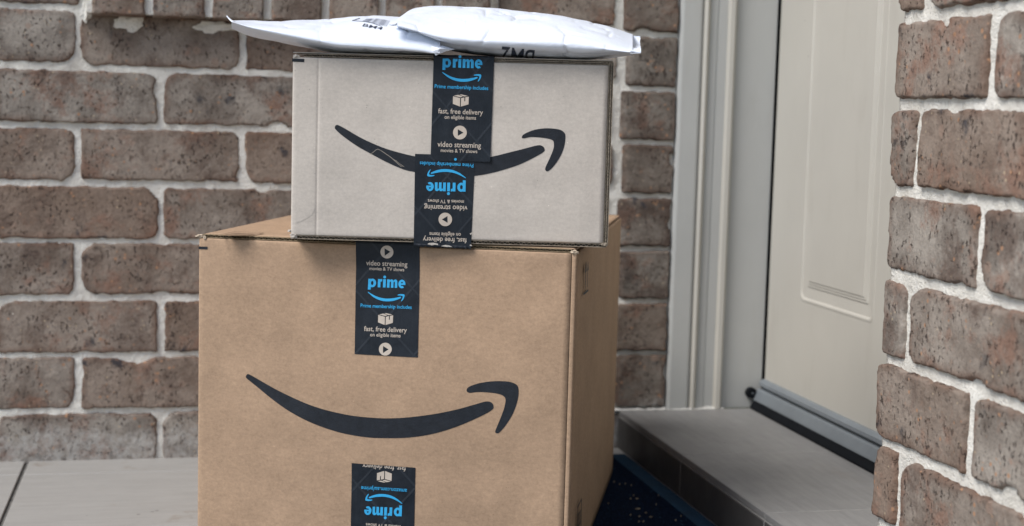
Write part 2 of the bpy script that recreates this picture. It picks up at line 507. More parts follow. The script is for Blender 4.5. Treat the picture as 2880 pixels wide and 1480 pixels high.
# --- back wall
wall = empty('brick_wall', (0.2, 0, ZF), 'grey-brown brick wall with pale mortar behind the stacked boxes', 'wall')
mortar_sheet('mortar', wall, -.80, .931, ZF - .02, .80, .0034, .0042, '-y', 3.3)
mesh('mortar', *box_vf(-2.4, -.80, .006, .094, ZF - .02, 2.7), M_MORT, wall)
mesh('mortar', *box_vf(-.80, 1.2, .006, .094, .80, 2.7), M_MORT, wall)
beds = [-.043 + .086 * k for k in range(-1, 10)]
far = []
XJ = .8315
for k in range(0, 34):
    zc = .086 * k
    h = BH
    even = (k % 2 == 1)                       # rows with a joint at x = 0
    z0, z1 = zc - BH / 2, zc + BH / 2
    if k == 0: z0 = ZF - .008
    start = -2.4 if even else -2.52
    x = start
    while x < 1.0:
        xa, xb = x + .0032, x + .24 - .0032
        x += .24
        rnd = random.Random(int(xa * 1000) * 31 + k)
        jx = XJ + (.0035 if k % 2 == 1 else -.0035)
        if xa > jx - .03: continue
        xb = min(xb, jx - .005 if k else .8495)
        if xb - xa < .03: continue
        za, zb = z0, z1
        if k == 7 and xa > -.02 and xb < .64: zb = .639           # under the sill
        if k == 7 and xa < .64 <= xb: pass
        if k == 8 and xb > .016 and xa < .60:
            if xa > 0 and xb < .63: continue
            if xa < .016: xb = .006
            else: xa = .63
        if k == 8 and xa >= .48 and xa < .63: xa = .632
        if k == 8 and xb - xa < .03: continue
        inview = (-.80 < xa and zc < .78)
        if inview:
            dx = rnd.uniform(-.0015, .0015); dz = rnd.uniform(-.0012, .0012)
            place_brick(wall, ((xa + xb) / 2 + dx, rnd.uniform(-.0012, .0008), (za + zb) / 2 + dz), xb - xa, zb - za + rnd.uniform(-.0015, .0015), k * 97 + int(xa * 100), MB_LOW if k == 0 else MB)
        else:
            far.append((V(((xa + xb) / 2, .014, (za + zb) / 2)), xb - xa, zb - za))
# column of half bricks beside the door frame
for k in range(0, 31):
    zc = .086 * k - .006
    jx = XJ + (.0035 if k % 2 == 1 else -.0035)
    xa, xb = jx + .005, .9290
    z0 = zc - BH / 2; z1 = zc + BH / 2
    if k == 0: z0, z1 = ZF - .006, ZS - .004
    if k == 1: z0, z1 = .0335, .121
    if zc < .78:
        place_brick(wall, ((xa + xb) / 2, -.003, (z0 + z1) / 2), xb - xa, z1 - z0, 900 + k, MB_COL, nx=34, nz=24, round_left=.013, rcorner=[.006, .003, .006, .003])
    else:
        far.append((V(((xa + xb) / 2, .012, zc)), xb - xa, BH))
far_bricks(wall, far, '-y')

# --- projecting sill of bricks on edge
sill = empty('window_sill', (.317, -.03, .63), 'projecting sill of bricks on edge at the top left of the wall', 'sill')
mesh('mortar', *box_vf(.014, .619, -.0245, .02, .6385, .744), M_MORT, sill)
for i in range(7):
    xa = .016 + .0862 * i + .0048
    place_brick(sill, (xa + .0382, -.031 + random.Random(i).uniform(-.001, .001), .6915), .0764, .113, 5000 + i, MB, nx=20, nz=22, rough=.6, rcorner=[.002, .002, .004, .004], dip=.012)

# --- side wall (pillar) on the right
PX = .850
pil = empty('brick_pillar', (PX, -1.6, ZF), 'brick wall end on the right, its face running towards the viewer', 'wall')
mortar_sheet('mortar', pil, -1.62, -.919, ZF - .02, .86, PX + .0048, .0042, '-x', 9.1, thick=.10)
mesh('mortar', *box_vf(PX + .006, PX + .104, -3.4, -1.62, ZF - .02, 2.7), M_MORT, pil)
mesh('mortar', *box_vf(PX + .006, PX + .104, -1.62, -.919, .86, 2.7), M_MORT, pil)
mesh('mortar', *box_vf(PX + .008, PX + .104, -.917, .001, 2.2, 2.7), M_MORT, pil)
far = []
for k in range(0, 33):
    zb0 = .185 - .086 * 3 + .086 * k         # bed joint below this course
    if zb0 + .04 < ZF: continue
    z0, z1 = zb0 + .0050, zb0 + .086 - .0050
    z0 = max(z0, ZF - .008)
    # k even/odd decide the bond: short end brick or long end brick
    short = (k % 2 == 0)
    y1 = -.913
    ends = [-.967] if short else [-1.096]
    while ends[-1] > -3.2: ends.append(ends[-1] - .2405)
    for n, ye in enumerate(ends):
        rnd = random.Random(k * 50 + n)
        ya, yb = ye + .0068, y1
        y1 = ye - .0068
        if ya < -1.58 or z0 > .80:
            far.append((V((PX + .014, (ya + yb) / 2, (z0 + z1) / 2)), yb - ya, z1 - z0)); continue
        w = yb - ya
        rcs = None
        if n == 0: rcs = [rnd.choice([.006, .012, .02]), .004, rnd.choice([.006, .012, .018]), .004]
        place_brick(pil, (PX + rnd.uniform(-.0016, .0006), (ya + yb) / 2, (z0 + z1) / 2 + rnd.uniform(-.001, .001)), w, z1 - z0 + .001, 2000 + k * 20 + n, MB_PIL,
                    facing='-x', nx=max(16, int(w / .0036)), nz=26, rcorner=rcs, depth=.075, dip=.014)
far_bricks(pil, far, '-x')

# ------------------------------------------------------------------ step
step = empty('door_step', (.95, -.45, ZF), 'low tiled step in front of the door', 'step')
mesh('core', *box_vf(PX + .0075, 1.30, -.912, .0, ZF - .02, ZS - .0085), M_GROUT_S, step)
sy = [-.001, -.3160, -.6300, -.9115]
for a, b in zip(sy[:-1], sy[1:]):
    bevel_box('tile', PX + .0005, 1.145, b + .0012, a - .0012, ZS - .0082, ZS, M_TILE_S, step, .0012, 2)
    bevel_box('riser_tile', PX - .0005, PX + .0072, b + .0012, a - .0012, ZF + .001, ZS - .0108, M_RISER_SHADED, step, .0008, 1)

for yy in sy[1:3]:
    mesh('grout_line', *box_vf(PX + .001, 1.145, yy - .0012, yy + .0012, ZS - .008, ZS - .0003), M_GROUT_S, step)
    mesh('grout_line', *box_vf(PX, PX + .007, yy - .0012, yy + .0012, ZF + .001, ZS - .0105), M_GROUT_S, step)
mesh('grout_line', *box_vf(PX + .0008, PX + .007, sy[-1], sy[0], ZS - .0107, ZS - .0083), M_GROUT_S, step)

# ------------------------------------------------------------------ door frame
def extrude_profile(name, prof, z0, z1, mat, parent, smooth=False):
    n = len(prof)
    vv = [(x, y, z0) for x, y in prof] + [(x, y, z1) for x, y in prof]
    ff = [(i, (i + 1) % n, n + (i + 1) % n, n + i) for i in range(n)] + [tuple(range(n - 1, -1, -1)), tuple(range(n, 2 * n))]
    return mesh(name, vv, ff, mat, parent, smooth=smooth)
frame = empty('door_frame', (1.01, .0, ZS), 'pale grey moulded timber door frame beside the brick column', 'door frame')
extrude_profile('architrave', [(.9305, .06), (.9305, -.001), (.932, -.004), (.936, -.0055), (.964, -.0055), (.9678, -.0040), (.969, -.0010), (.969, .06)], ZS + .0005, 2.25, M_FRAME, frame)
def bead(x0, x1, y, hgt, n=6):
    return [(lerp(x0, x1, i / n), y - hgt * sin(pi * i / n)) for i in range(n + 1)]
extrude_profile('bead', [(.9692, .06), (.9692, .002)] + bead(.970, .981, -.001, .0065, 8) + [(.9825, .001), (.9825, .06)], ZS + .0005, 2.25, M_DOOR, frame)
extrude_profile('moulding', [(.9827, .06), (.9827, .001), (.9950, .0006), (.9960, .0024), (.9970, .0024), (.9980, .0004), (1.0120, .0), (1.0120, .06)], ZS + .0005, 2.25, M_FRAME, frame)
extrude_profile('stop', [(1.0122, .06), (1.0122, -.002), (1.0150, -.0075), (1.0215, -.0085), (1.0255, -.0045), (1.0268, .003), (1.0268, .06)], ZS + .0005, 2.25, M_DOOR, frame)
extrude_profile('jamb', [(1.0270, .06), (1.0270, .004), (1.0985, .0030), (1.1005, .006), (1.1005, .06)], ZS + .0005, 2.25, M_FRAME, frame)
mesh('backing', *box_vf(1.1005, 1.20, .010, .06, ZS, 2.25), M_RUB, frame)  # black sheet standing in for the shade inside the door gap
mesh('jamb', *box_vf(.956, 1.145, -.975, -.9165, ZS + .0005, 2.25), M_FRAME, frame)
mesh('head', *box_vf(.956, 1.145, -.9164, .009, 2.09, 2.25), M_FRAME, frame)
# ragged caulk at the foot of the frame
def ragged_strip(name, x0, x1, y, zb, zh, mat, parent, seed, n=60):
    vv, ff = [], []
    for i in range(n + 1):
        x = lerp(x0, x1, i / n)
        q = V((x * 90, seed, 0))
        hh = zh * max(.15, .75 + 1.1 * noise.noise(q) + .5 * noise.noise(q * 3.1))
        yo = y - .0022 - .0015 * noise.noise(q * 1.7 + V((3, 1, 2)))
        vv += [(x, yo - .002, zb), (x, yo, zb + hh * .5), (x, y + .006, zb + hh)]
    for i in range(n):
        a = i * 3; b = a + 3
        ff += [(a, b, b + 1, a + 1), (a + 1, b + 1, b + 2, a + 2)]
    return mesh(name, vv, ff, mat, parent, smooth=True)
ragged_strip('caulk', .931, 1.030, -.0035, ZS + .0006, .0032, M_CAULK, frame, 4.2)
ragged_strip('mortar_smear', .835, .930, -.001, ZS + .0006, .0045, M_CAULK, wall, 8.1)

# ------------------------------------------------------------------ door
XD = 1.1020
door = empty('door', (XD + .02, -.45, ZS), 'cream panelled door standing at the right behind the step', 'door')
def rrect(y0, y1, z0, z1, r, n=6):
    pts = []
    for cy, cz, a0 in ((y1 - r, z1 - r, 0), (y0 + r, z1 - r, 90), (y0 + r, z0 + r, 180), (y1 - r, z0 + r, 270)):
        for i in range(n + 1):
            a = radians(a0 + 90 * i / n)
            pts.append((cy + r * cos(a), cz + r * sin(a)))
    return pts
panels = [(-.389, -.128, .226, .98), (-.790, -.529, .226, .98), (-.389, -.128, 1.15, 1.95), (-.790, -.529, 1.15, 1.95)]
dy0, dy1, dz0, dz1 = -.905, -.003, .036, 2.07
ys = sorted({dy0, dy1, -.389, -.128, -.790, -.529}); zs = sorted({dz0, dz1, .226, .98, 1.15, 1.95})
vv, ff = [], []
for i in range(len(ys) - 1):
    for j in range(len(zs) - 1):
        if (ys[i], ys[i + 1]) in [(-.389, -.128), (-.790, -.529)] and (zs[j], zs[j + 1]) in [(.226, .98), (1.15, 1.95)]: continue
        b = len(vv)
        vv += [(XD, ys[i], zs[j]), (XD, ys[i + 1], zs[j]), (XD, ys[i + 1], zs[j + 1]), (XD, ys[i], zs[j + 1])]
        ff.append((b, b + 3, b + 2, b + 1))
b = len(vv)
bv, bf = box_vf(XD, XD + .04, dy0, dy1, dz0, dz1)
vv += bv
ff += [tuple(b + k for k in q) for q in bf if set(q) != {3, 0, 4, 7}]
slab_d = mesh('slab', vv, ff, M_DOOR, door)
prof = [(0, 0, 0), (.0004, 0, .012), (.003, -.0007, .012), (.005, -.0005, .012), (.008, .0016, .011), (.018, .0022, .006), (.0255, .0026, .003), (.0266, .0012, .001), (.0300, .0013, .001),
        (.0310, .0002, .001), (.0340, .0003, .001), (.0352, -.0009, .001), (.037, -.0010, .001)]
for (y0, y1, z0, z1) in panels:
    vv, ff = [], []
    for (off, dx, r) in prof:
        for (yy, zz) in rrect(y0 + off, y1 - off, z0 + off, z1 - off, r + 1e-5):
            vv.append((XD + dx, yy, zz))
    n = len(vv) // len(prof)
    for k in range(len(prof) - 1):
        for i in range(n):
            ff.append((k * n + i, (k + 1) * n + i, (k + 1) * n + (i + 1) % n, k * n + (i + 1) % n))
    ff.append(tuple(range((len(prof) - 1) * n, len(prof) * n))[::-1])
    mesh('panel', vv, ff, M_DOOR, door)
# weather seal along the bottom of the door
def extrude_y(name, prof, y0, y1, mat, parent, smooth=False):
    n = len(prof)
    vv = [(x, y0, z) for x, z in prof] + [(x, y1, z) for x, z in prof]
    ff = [(i, (i + 1) % n, n + (i + 1) % n, n + i) for i in range(n)] + [tuple(range(n - 1, -1, -1)), tuple(range(n, 2 * n))]
    return mesh(name, vv, ff, mat, parent, smooth=smooth)
seal = extrude_y('weather_seal', [(XD - .0004, .0785), (XD - .004, .0787), (XD - .0105, .0740), (XD - .0112, .0685), (XD - .0045, .0668), (XD - .0045, .0625), (XD - .0115, .0628), (XD - .0135, .0605), (XD - .0192, .0468), (XD - .0198, .0440), (XD - .0165, .0436), (XD - .0004, .0436)], -.903, -.0055, M_SEAL, door)
extrude_y('rubber_blade', [(XD - .0180, .0434), (XD - .0004, .0434), (XD - .0004, ZS + .0006), (XD - .0250, ZS + .0006), (XD - .0250, ZS + .004)], -.903, -.0045, M_RUB, door)
# round end of the seal roller
def disc_y(name, cx, cz, r, y0, y1, mat, parent, n=28, hole=0):
    vv, ff = [], []
    rings = [(r * .80, y0), (r * .96, y0 + .0006), (r, y0 + .002), (r, y1)]
    for rr, y in rings:
        vv += [(cx + rr * cos(2 * pi * i / n), y, cz + rr * sin(2 * pi * i / n)) for i in range(n)]
    for k in range(len(rings) - 1):
        for i in range(n):
            ff.append((k * n + i, k * n + (i + 1) % n, (k + 1) * n + (i + 1) % n, (k + 1) * n + i))
    ff.append(tuple(range(n))); ff.append(tuple(range((len(rings) - 1) * n, len(rings) * n))[::-1])
    return mesh(name, vv, ff, mat, parent)
cap = disc_y('end_cap', XD - .0232, .0552, .0092, -.0075, .002, M_RUB, door)
disc_y('rivet', XD - .0228,   .0552, .0013, -.0088, -.0070, M_SEAL, cap, 14)

# ------------------------------------------------------------------ mat
ZM = ZF + .008
def m_mat():
    t = NT('mat_pile'); c = t.coord('Object')
    n1 = t.noise(c, 420, 3, .7)
    base = t.mix(t.ramp(n1, [(.4, 0), (.75, 1)]), (.002, .004, .012), (.009, .022, .048))
    sp = t.math('MULTIPLY', t.ramp(t.noise(c, 160, 4, .75), [(.62, 0), (.7, 1)]), .6)
    base = t.mix(sp, base, (.05, .12, .17))
    t.bump(n1, .003, .8); return t.set(base, .95, .1)
M_MAT = m_mat()
M_BORD = m_plain('mat_border', (.007, .038, .075), .75, .25, .3, 60, .001, 300)
mat_o = empty('door_mat', (.53, -.6, ZF), 'dark blue ribbed door mat under the large box', 'mat')
mx0, mx1, my0, my1 = .235, .8400, -1.02, -.078
bd = .026
vv, ff = [], []
nr = 170
for j in range(nr + 1):                          # ribs run across the mat (diagonal twill seen in the pile)
    y = lerp(my0 + bd, my1 - bd, j / nr)
    z = ZM - .0012 + (.0016 if j % 2 else -.0010)
    vv += [(mx0 + bd, y, z), (mx1 - bd, y, z)]
for j in range(nr): ff.append((2 * j, 2 * j + 1, 2 * j + 3, 2 * j + 2))
mesh('pile', vv, ff, M_MAT, mat_o)
mesh('backing', *box_vf(mx0 + .002, mx1 - .002, my0 + .002, my1 - .002, ZF + .0004, ZF + .0035), M_RUB, mat_o)
for (a, b, c, d) in ((mx1 - bd, mx1, my0, my1), (mx0, mx0 + bd, my0, my1), (mx0 + bd, mx1 - bd, my1 - bd, my1), (mx0 + bd, mx1 - bd, my0, my0 + bd)):
    bevel_box('border', a, b, c, d, ZF + .0036, ZM, M_BORD, mat_o, .0022, 2)
# leaf crumbs on the mat
rnd = random.Random(5)
M_LEAF = m_plain('dry_leaf', (.24, .19, .13), .9, .1, .3, 300)
T2 = crop(1600, 1200, 4.7275)
spots = [((905, 965), .0030), ((860, 920), .0018), ((820, 960), .0017), ((912, 1098), .0042), ((1025, 1150), .0030), ((1090, 1208), .0026), ((935, 1200), .0022), ((990, 1270), .0020), ((930, 1268), .0018),
         ((1490, 1195), .0022), ((600, 740), .0018), ((675, 770), .0014), ((830, 785), .0016), ((750, 765), .0014), ((820, 1180), .0018), ((1420, 1250), .0018), ((525, 1025), .0016), ((1160, 1040), .0012), ((1190, 920), .0011)]
vv, ff = [], []
for (q, r) in spots:
    c = on_plane(T2(*q), V((0, 0, ZM + .001)), V((0, 0, 1)))
    a0 = rnd.uniform(0, 6.28); n = 7; b = len(vv)
    el = rnd.uniform(.45, 1.0)
    for i in range(n):
        a = 2 * pi * i / n
        x, y = r * cos(a) * rnd.uniform(.7, 1.15), r * el * sin(a) * rnd.uniform(.7, 1.15)
        vv.append((c.x + x * cos(a0) - y * sin(a0), c.y + x * sin(a0) + y * cos(a0), c.z + rnd.uniform(.0, .0015)))
    vv += [(c.x, c.y, c.z + .0022), (c.x, c.y, c.z - .0012)]
    for i in range(n): ff += [(b + i, b + (i + 1) % n, b + n), (b + (i + 1) % n, b + i, b + n + 1)]
lf = mesh('leaf_crumbs', vv, ff, M_LEAF); tag(lf, 'pale dry leaf crumbs scattered on the dark blue mat', 'leaf litter', None, 'stuff')

# ------------------------------------------------------------------ printing and tape helpers
def text_mesh(s, bold=0.0, space=1.0):
    cu = bpy.data.curves.new('t', 'FONT')
    cu.body = s; cu.size = 1.0; cu.offset = bold; cu.space_character = space; cu.resolution_u = 3
    ob = bpy.data.objects.new('t', cu)
    COL.objects.link(ob)
    dg = bpy.context.evaluated_depsgraph_get(); dg.update()
    me = bpy.data.meshes.new_from_object(ob.evaluated_get(dg))
    vv = [(v.co.x, v.co.y) for v in me.vertices]; ff = [tuple(p.vertices) for p in me.polygons]
    bpy.data.objects.remove(ob); bpy.data.curves.remove(cu); bpy.data.meshes.remove(me)
    return vv, ff

def refine(pts, faces, maxlen):
    bm = bmesh.new()
    vs_ = [bm.verts.new((x, y, 0)) for x, y in pts]
    for f in faces:
        try: bm.faces.new([vs_[i] for i in f])
        except ValueError: pass
    bm.normal_update()
    bmesh.ops.triangulate(bm, faces=list(bm.faces))
    for _ in range(4):
        ed = [e for e in bm.edges if e.calc_length() > maxlen]
        if not ed: break
        bmesh.ops.subdivide_edges(bm, edges=ed, cuts=1)
        bmesh.ops.triangulate(bm, faces=list(bm.faces))
    bm.verts.index_update()
    p = [(v.co.x, v.co.y) for v in bm.verts]; f = [[v.index for v in q.verts] for q in bm.faces]
    bm.free(); return p, f

class Face:
    """a flat face of a box: maps photo pixels on to it"""
    def __init__(s, o, n, warp=None): s.o, s.n, s.warp = V(o), V(n).normalized(), warp
    def p(s, px, lift=0.0):
        P = on_plane(px, s.o, s.n)
        return P + s.n * (lift + (s.warp(P) if s.warp else 0.0))

def put(name, pts, faces, face, lift, mat, parent):
    vv = [face.p(q, lift) for q in pts]
    if faces:
        # make every polygon look along the face normal
        out = []
        for f in faces:
            nn = V((0, 0, 0)); c0 = vv[f[0]]
            for i in range(1, len(f) - 1): nn += (vv[f[i]] - c0).cross(vv[f[i + 1]] - c0)
            out.append(tuple(f) if nn.dot(face.n) > 0 else tuple(reversed(f)))
        faces = out
    return mesh(name, vv, faces, mat, parent)

def clip2d(pts, faces, a, b):
    """keep the side to the right of a->b in image space (y down)"""
    bm = bmesh.new()
    vs_ = [bm.verts.new((x, y, 0)) for x, y in pts]
    for f in faces:
        try: bm.faces.new([vs_[i] for i in f])
        except ValueError: pass
    n = V((-(b[1] - a[1]), b[0] - a[0], 0))
    bmesh.ops.bisect_plane(bm, geom=list(bm.verts) + list(bm.edges) + list(bm.faces), plane_co=(a[0], a[1], 0), plane_no=n, clear_inner=True)
    bm.verts.index_update()
    p = [(v.co.x, v.co.y) for v in bm.verts]; f = [[v.index for v in q.verts] for q in bm.faces]
    bm.free()
    return p, f

def lettering(s, L, R, face, lift, mat, parent, bold=.009, ysc=1.12, clip=None, name='lettering', space=1.0):
    tv, tf = text_mesh(s, bold, space)
    x0 = min(v[0] for v in tv); x1 = max(v[0] for v in tv)
    dx, dy = (R[0] - L[0]) / (x1 - x0), (R[1] - L[1]) / (x1 - x0)
    k = math.hypot(dx, dy)
    ux, uy = dy / k, -dx / k
    pts = [(L[0] + (x - x0) * dx + y * k * ysc * ux, L[1] + (x - x0) * dy + y * k * ysc * uy) for x, y in tv]
    if clip: pts, tf = clip2d(pts, tf, *clip)
    return put(name, pts, tf, face, lift, mat, parent)

def smooth_closed(P, n=5, sharp=()):
    out = []
    m = len(P)
    for i in range(m):
        p0, p1, p2, p3 = P[i - 1], P[i], P[(i + 1) % m], P[(i + 2) % m]
        for k in range(n):
            t = k / n
            out.append(tuple(.5 * ((2 * p1[a]) + (-p0[a] + p2[a]) * t + (2 * p0[a] - 5 * p1[a] + 4 * p2[a] - p3[a]) * t * t + (-p0[a] + 3 * p1[a] - 3 * p2[a] + p3[a]) * t ** 3) for a in (0, 1)))
    return out

SM = [(258, 692), (263, 683), (275, 683), (330, 714), (400, 752), (500, 798), (600, 832), (700, 854), (800, 865), (870, 867), (950, 862), (1050, 850), (1150, 830), (1230, 808), (1275, 796), (1298, 800), (1307, 815), (1300, 832),
      (1250, 860), (1150, 903), (1050, 933), (950, 948), (860, 951), (770, 947), (660, 928), (550, 891), (450, 841), (370, 786), (300, 730), (264, 701)]
AR = [(1193, 749), (1205, 733), (1250, 718), (1310, 710), (1370, 712), (1403, 724), (1413, 745), (1409, 790), (1390, 845), (1360, 895), (1333, 926), (1321, 931), (1314, 922), (1331, 880), (1350, 830), (1358, 792), (1352, 775),
      (1330, 764), (1290, 758), (1240, 756), (1205, 759)]
SM_U = [(612, 640), (617, 631), (627, 630), (660, 646), (750, 698), (850, 742), (930, 767), (1015, 787), (1120, 803), (1200, 808), (1300, 803), (1395, 790), (1480, 770), (1560, 750), (1630, 732), (1655, 735), (1667, 750), (1655, 770),
        (1560, 820), (1480, 849), (1400, 871), (1320, 885), (1200, 893), (1110, 885), (1015, 866), (960, 854), (880, 820), (800, 778), (720, 733), (650, 683), (616, 652)]
AR_U = [(1552, 690), (1568, 673), (1620, 653), (1680, 646), (1740, 652), (1766, 668), (1772, 690), (1765, 740), (1745, 790), (1712, 838), (1686, 861), (1673, 859), (1672, 842), (1695, 792), (1712, 747), (1713, 717), (1701, 703), (1660, 694), (1600, 690), (1562, 697)]

def ribbon_poly(P, n=4):
    """closed outline -> single ngon"""
    q = smooth_closed(P, n)
    return q, [tuple(range(len(q)))]

def swoosh(mapf, S, A, face, lift, mat, parent, name='arrow_logo'):
    a, fa = ribbon_poly(S); b, fb = ribbon_poly(A)
    pts = [mapf(*q) for q in a + b]
    bm = bmesh.new()
    va = [bm.verts.new((x, y, 0)) for x, y in pts]
    f1 = bm.faces.new(va[:len(a)]); f2 = bm.faces.new(va[len(a):])
    bm.normal_update()
    bmesh.ops.triangulate(bm, faces=[f1, f2])
    bm.verts.index_update()
    ff = [[v.index for v in f.verts] for f in bm.faces]
    bm.free()
    pts, ff = refine(pts, ff, 22.0)
    return put(name, pts, ff, face, lift, mat, parent)

def prime_logo(L, R, face, lift, mat, parent):
    """the word mark, drawn letter by letter; L, R are the ends of its base line in photo pixels"""
    def rect(x0, x1, y0, y1): return [[(x0, y0), (x1, y0), (x1, y1), (x0, y1)]]
    def arc(cx, cy, ro, ri, a0, a1, n=22):
        out = []
        for i in range(n):
            a, b = radians(lerp(a0, a1, i / n)), radians(lerp(a0, a1, (i + 1) / n))
            out.append([(cx + ro[0] * cos(a), cy + ro[1] * sin(a)), (cx + ro[0] * cos(b), cy + ro[1] * sin(b)), (cx + ri[0] * cos(b), cy + ri[1] * sin(b)), (cx + ri[0] * cos(a), cy + ri[1] * sin(a))])
        return out
    def arch(dx):
        o = [(277, 0), (277, 62), (274, 78), (266, 88), (254, 91.5), (244, 88), (234, 80)]; i = [(250, 0), (250, 57), (248, 64), (245, 67), (241, 66), (238, 63), (234, 58)]
        return [[(o[k][0] + dx, o[k][1]), (o[k + 1][0] + dx, o[k + 1][1]), (i[k + 1][0] + dx, i[k + 1][1]), (i[k][0] + dx, i[k][1])] for k in range(6)]
    layers = [rect(0, 30, -27, 90), arc(45, 45, (41, 47), (13, 23), 142, -142),
              rect(105, 134, 0, 90), [[(130, 52), (139, 64), (152, 65), (152, 91.5), (142, 91), (130, 78)]],
              rect(162, 191, 0, 90), [circ((176.5, 114), 15.5, 20)],
              rect(206, 234, 0, 90), arch(0), arch(42),
              arc(370, 45, (39, 47), (12, 24), -8, 308), rect(344, 408, 35, 53)]
    dx, dy = (R[0] - L[0]) / 402.0, (R[1] - L[1]) / 402.0
    pts, ff, lf = [], [], []
    for k, P in enumerate(layers):
        for q in P:
            ff.append(tuple(range(len(pts), len(pts) + len(q))))
            pts += [(L[0] + x * dx + y * dy, L[1] + x * dy - y * dx) for x, y in q]
            lf += [lift + .00004 * (k % 2)] * len(q)
    vv = [face.p(q, l) for q, l in zip(pts, lf)]
    out = []
    for f in ff:
        nn = (vv[f[1]] - vv[f[0]]).cross(vv[f[2]] - vv[f[0]])
        out.append(f if nn.dot(face.n) > 0 else f[::-1])
    return mesh('prime_logo', vv, out, mat, parent)

def mini_swoosh(A, B, down, face, lift, mat, parent):
    dx, dy = B[0] - A[0], B[1] - A[1]
    L = math.hypot(dx, dy); nx, ny = -dy / L, dx / L
    def mp(x, y):
        u = (x - 258) / 1155.0; v = (y - 683) / 268.0
        return (A[0] + u * dx + v * down * nx, A[1] + u * dy + v * down * ny)
    return swoosh(mp, SM, AR, face, lift, mat, parent, 'arrow_logo')

def polys(name, P, face, lift, mat, parent):
    pts, ff = [], []
    for q in P:
        ff.append(tuple(range(len(pts), len(pts) + len(q)))); pts += list(q)
    return put(name, pts, ff, face, lift, mat, parent)

def circ(c, r, n=36): return [(c[0] + r * cos(2 * pi * i / n), c[1] + r * sin(2 * pi * i / n)) for i in range(n)]

def stroke(P, w):
    """thin polyline as quads in pixel space"""
    out = []
    for a, b in zip(P[:-1], P[1:]):
        dx, dy = b[0] - a[0], b[1] - a[1]; L = math.hypot(dx, dy) or 1
        nx, ny = -dy / L * w / 2, dx / L * w / 2
        out.append([(a[0] + nx, a[1] + ny), (b[0] + nx, b[1] + ny), (b[0] - nx, b[1] - ny), (a[0] - nx, a[1] - ny)])
    return out

def parcel_icon(C, c, w, h, ang, face, lift, parent):
    """little open parcel drawn in flat pieces; c centre, w x h size in crop pixels"""
    P = [[(0, .16), (.455, .30), (.455, 1.0), (0, .79)],
         [(.515, .30), (.725, .235), (.725, .56), (.785, .545), (.785, .215), (1, .16), (1, .80), (.515, 1.0)],
         [(.05, .115), (.33, .035), (.62, .155), (.485, .235)],
         [(.40, .018), (.52, -.01), (.95, .105), (.70, .155)]]
    out = []
    ca, sa = cos(ang), sin(ang)
    for q in P:
        out.append([C(c[0] + (x - .5) * w * ca - (y - .5) * h * sa, c[1] + (x - .5) * w * sa + (y - .5) * h * ca) for x, y in q])
    pts, ff = [], []
    bm = bmesh.new()
    for q in out:
        f = bm.faces.new([bm.verts.new((x, y, 0)) for x, y in q])
    bm.normal_update()
    bmesh.ops.triangulate(bm, faces=list(bm.faces))
    bm.verts.index_update()
    pts = [(v.co.x, v.co.y) for v in bm.verts]; ff = [[v.index for v in f.verts] for f in bm.faces]
    bm.free()
    return put('parcel_icon', pts, ff, face, lift, M_BEIGE, parent)

def play_icon(C, c, r, tri, face, lift, parent):
    # ring-shaped disc with a triangular opening
    n = 36
    outer = [(c[0] + r * cos(2 * pi * i / n), c[1] + r * sin(2 * pi * i / n)) for i in range(n)]
    def tri_pt(a):
        d = V((cos(a), sin(a))); best = None
        for i in range(3):
            p, q = V(tri[i]) - V(c), V(tri[(i + 1) % 3]) - V(c)
            e = q - p; den = d.x * e.y - d.y * e.x
            if abs(den) < 1e-9: continue
            t = (p.x * e.y - p.y * e.x) / den; s = (p.x * d.y - p.y * d.x) / den
            if t > 0 and -1e-6 <= s <= 1 + 1e-6: best = t if best is None else min(best, t)
        return (c[0] + d.x * best, c[1] + d.y * best)
    angs = sorted([2 * pi * i / n for i in range(n)] + [math.atan2(t[1] - c[1], t[0] - c[0]) % (2 * pi) for t in tri])
    pts = [C(c[0] + r * cos(a), c[1] + r * sin(a)) for a in angs] + [C(*tri_pt(a)) for a in angs]
    m = len(angs)
    ff = [(i, (i + 1) % m, m + (i + 1) % m, m + i) for i in range(m)]
    return put('play_icon', pts, ff, face, lift, M_BEIGE, parent)

def tape(quad, face, lift, parent, wob=0.6, extra_top=None, seed=0, nx=10, ny=30, name='tape', curl=None):
    """quad TL TR BR BL in photo pixels; slightly wavy sheet"""
    TL, TR, BR, BL = quad
    pts, ff, lifts = [], [], []
    for j in range(ny + 1):
        for i in range(nx + 1):
            s, t = i / nx, j / ny
            a = (lerp(TL[0], TR[0], s), lerp(TL[1], TR[1], s)); b = (lerp(BL[0], BR[0], s), lerp(BL[1], BR[1], s))
            pts.append((lerp(a[0], b[0], t), lerp(a[1], b[1], t)))
            l = lift
            if curl and s > .72 and t > .84: l += curl * ((s - .72) / .28) * ((t - .84) / .16)
            lifts.append(l)
    vv = [face.p(q, l) for q, l in zip(pts, lifts)]
    n1 = nx + 1
    for j in range(ny):
        for i in range(nx): ff.append((j * n1 + i, (j + 1) * n1 + i, (j + 1) * n1 + i + 1, j * n1 + i + 1))
    return mesh(name, vv, ff, M_TAPE, parent, smooth=True)

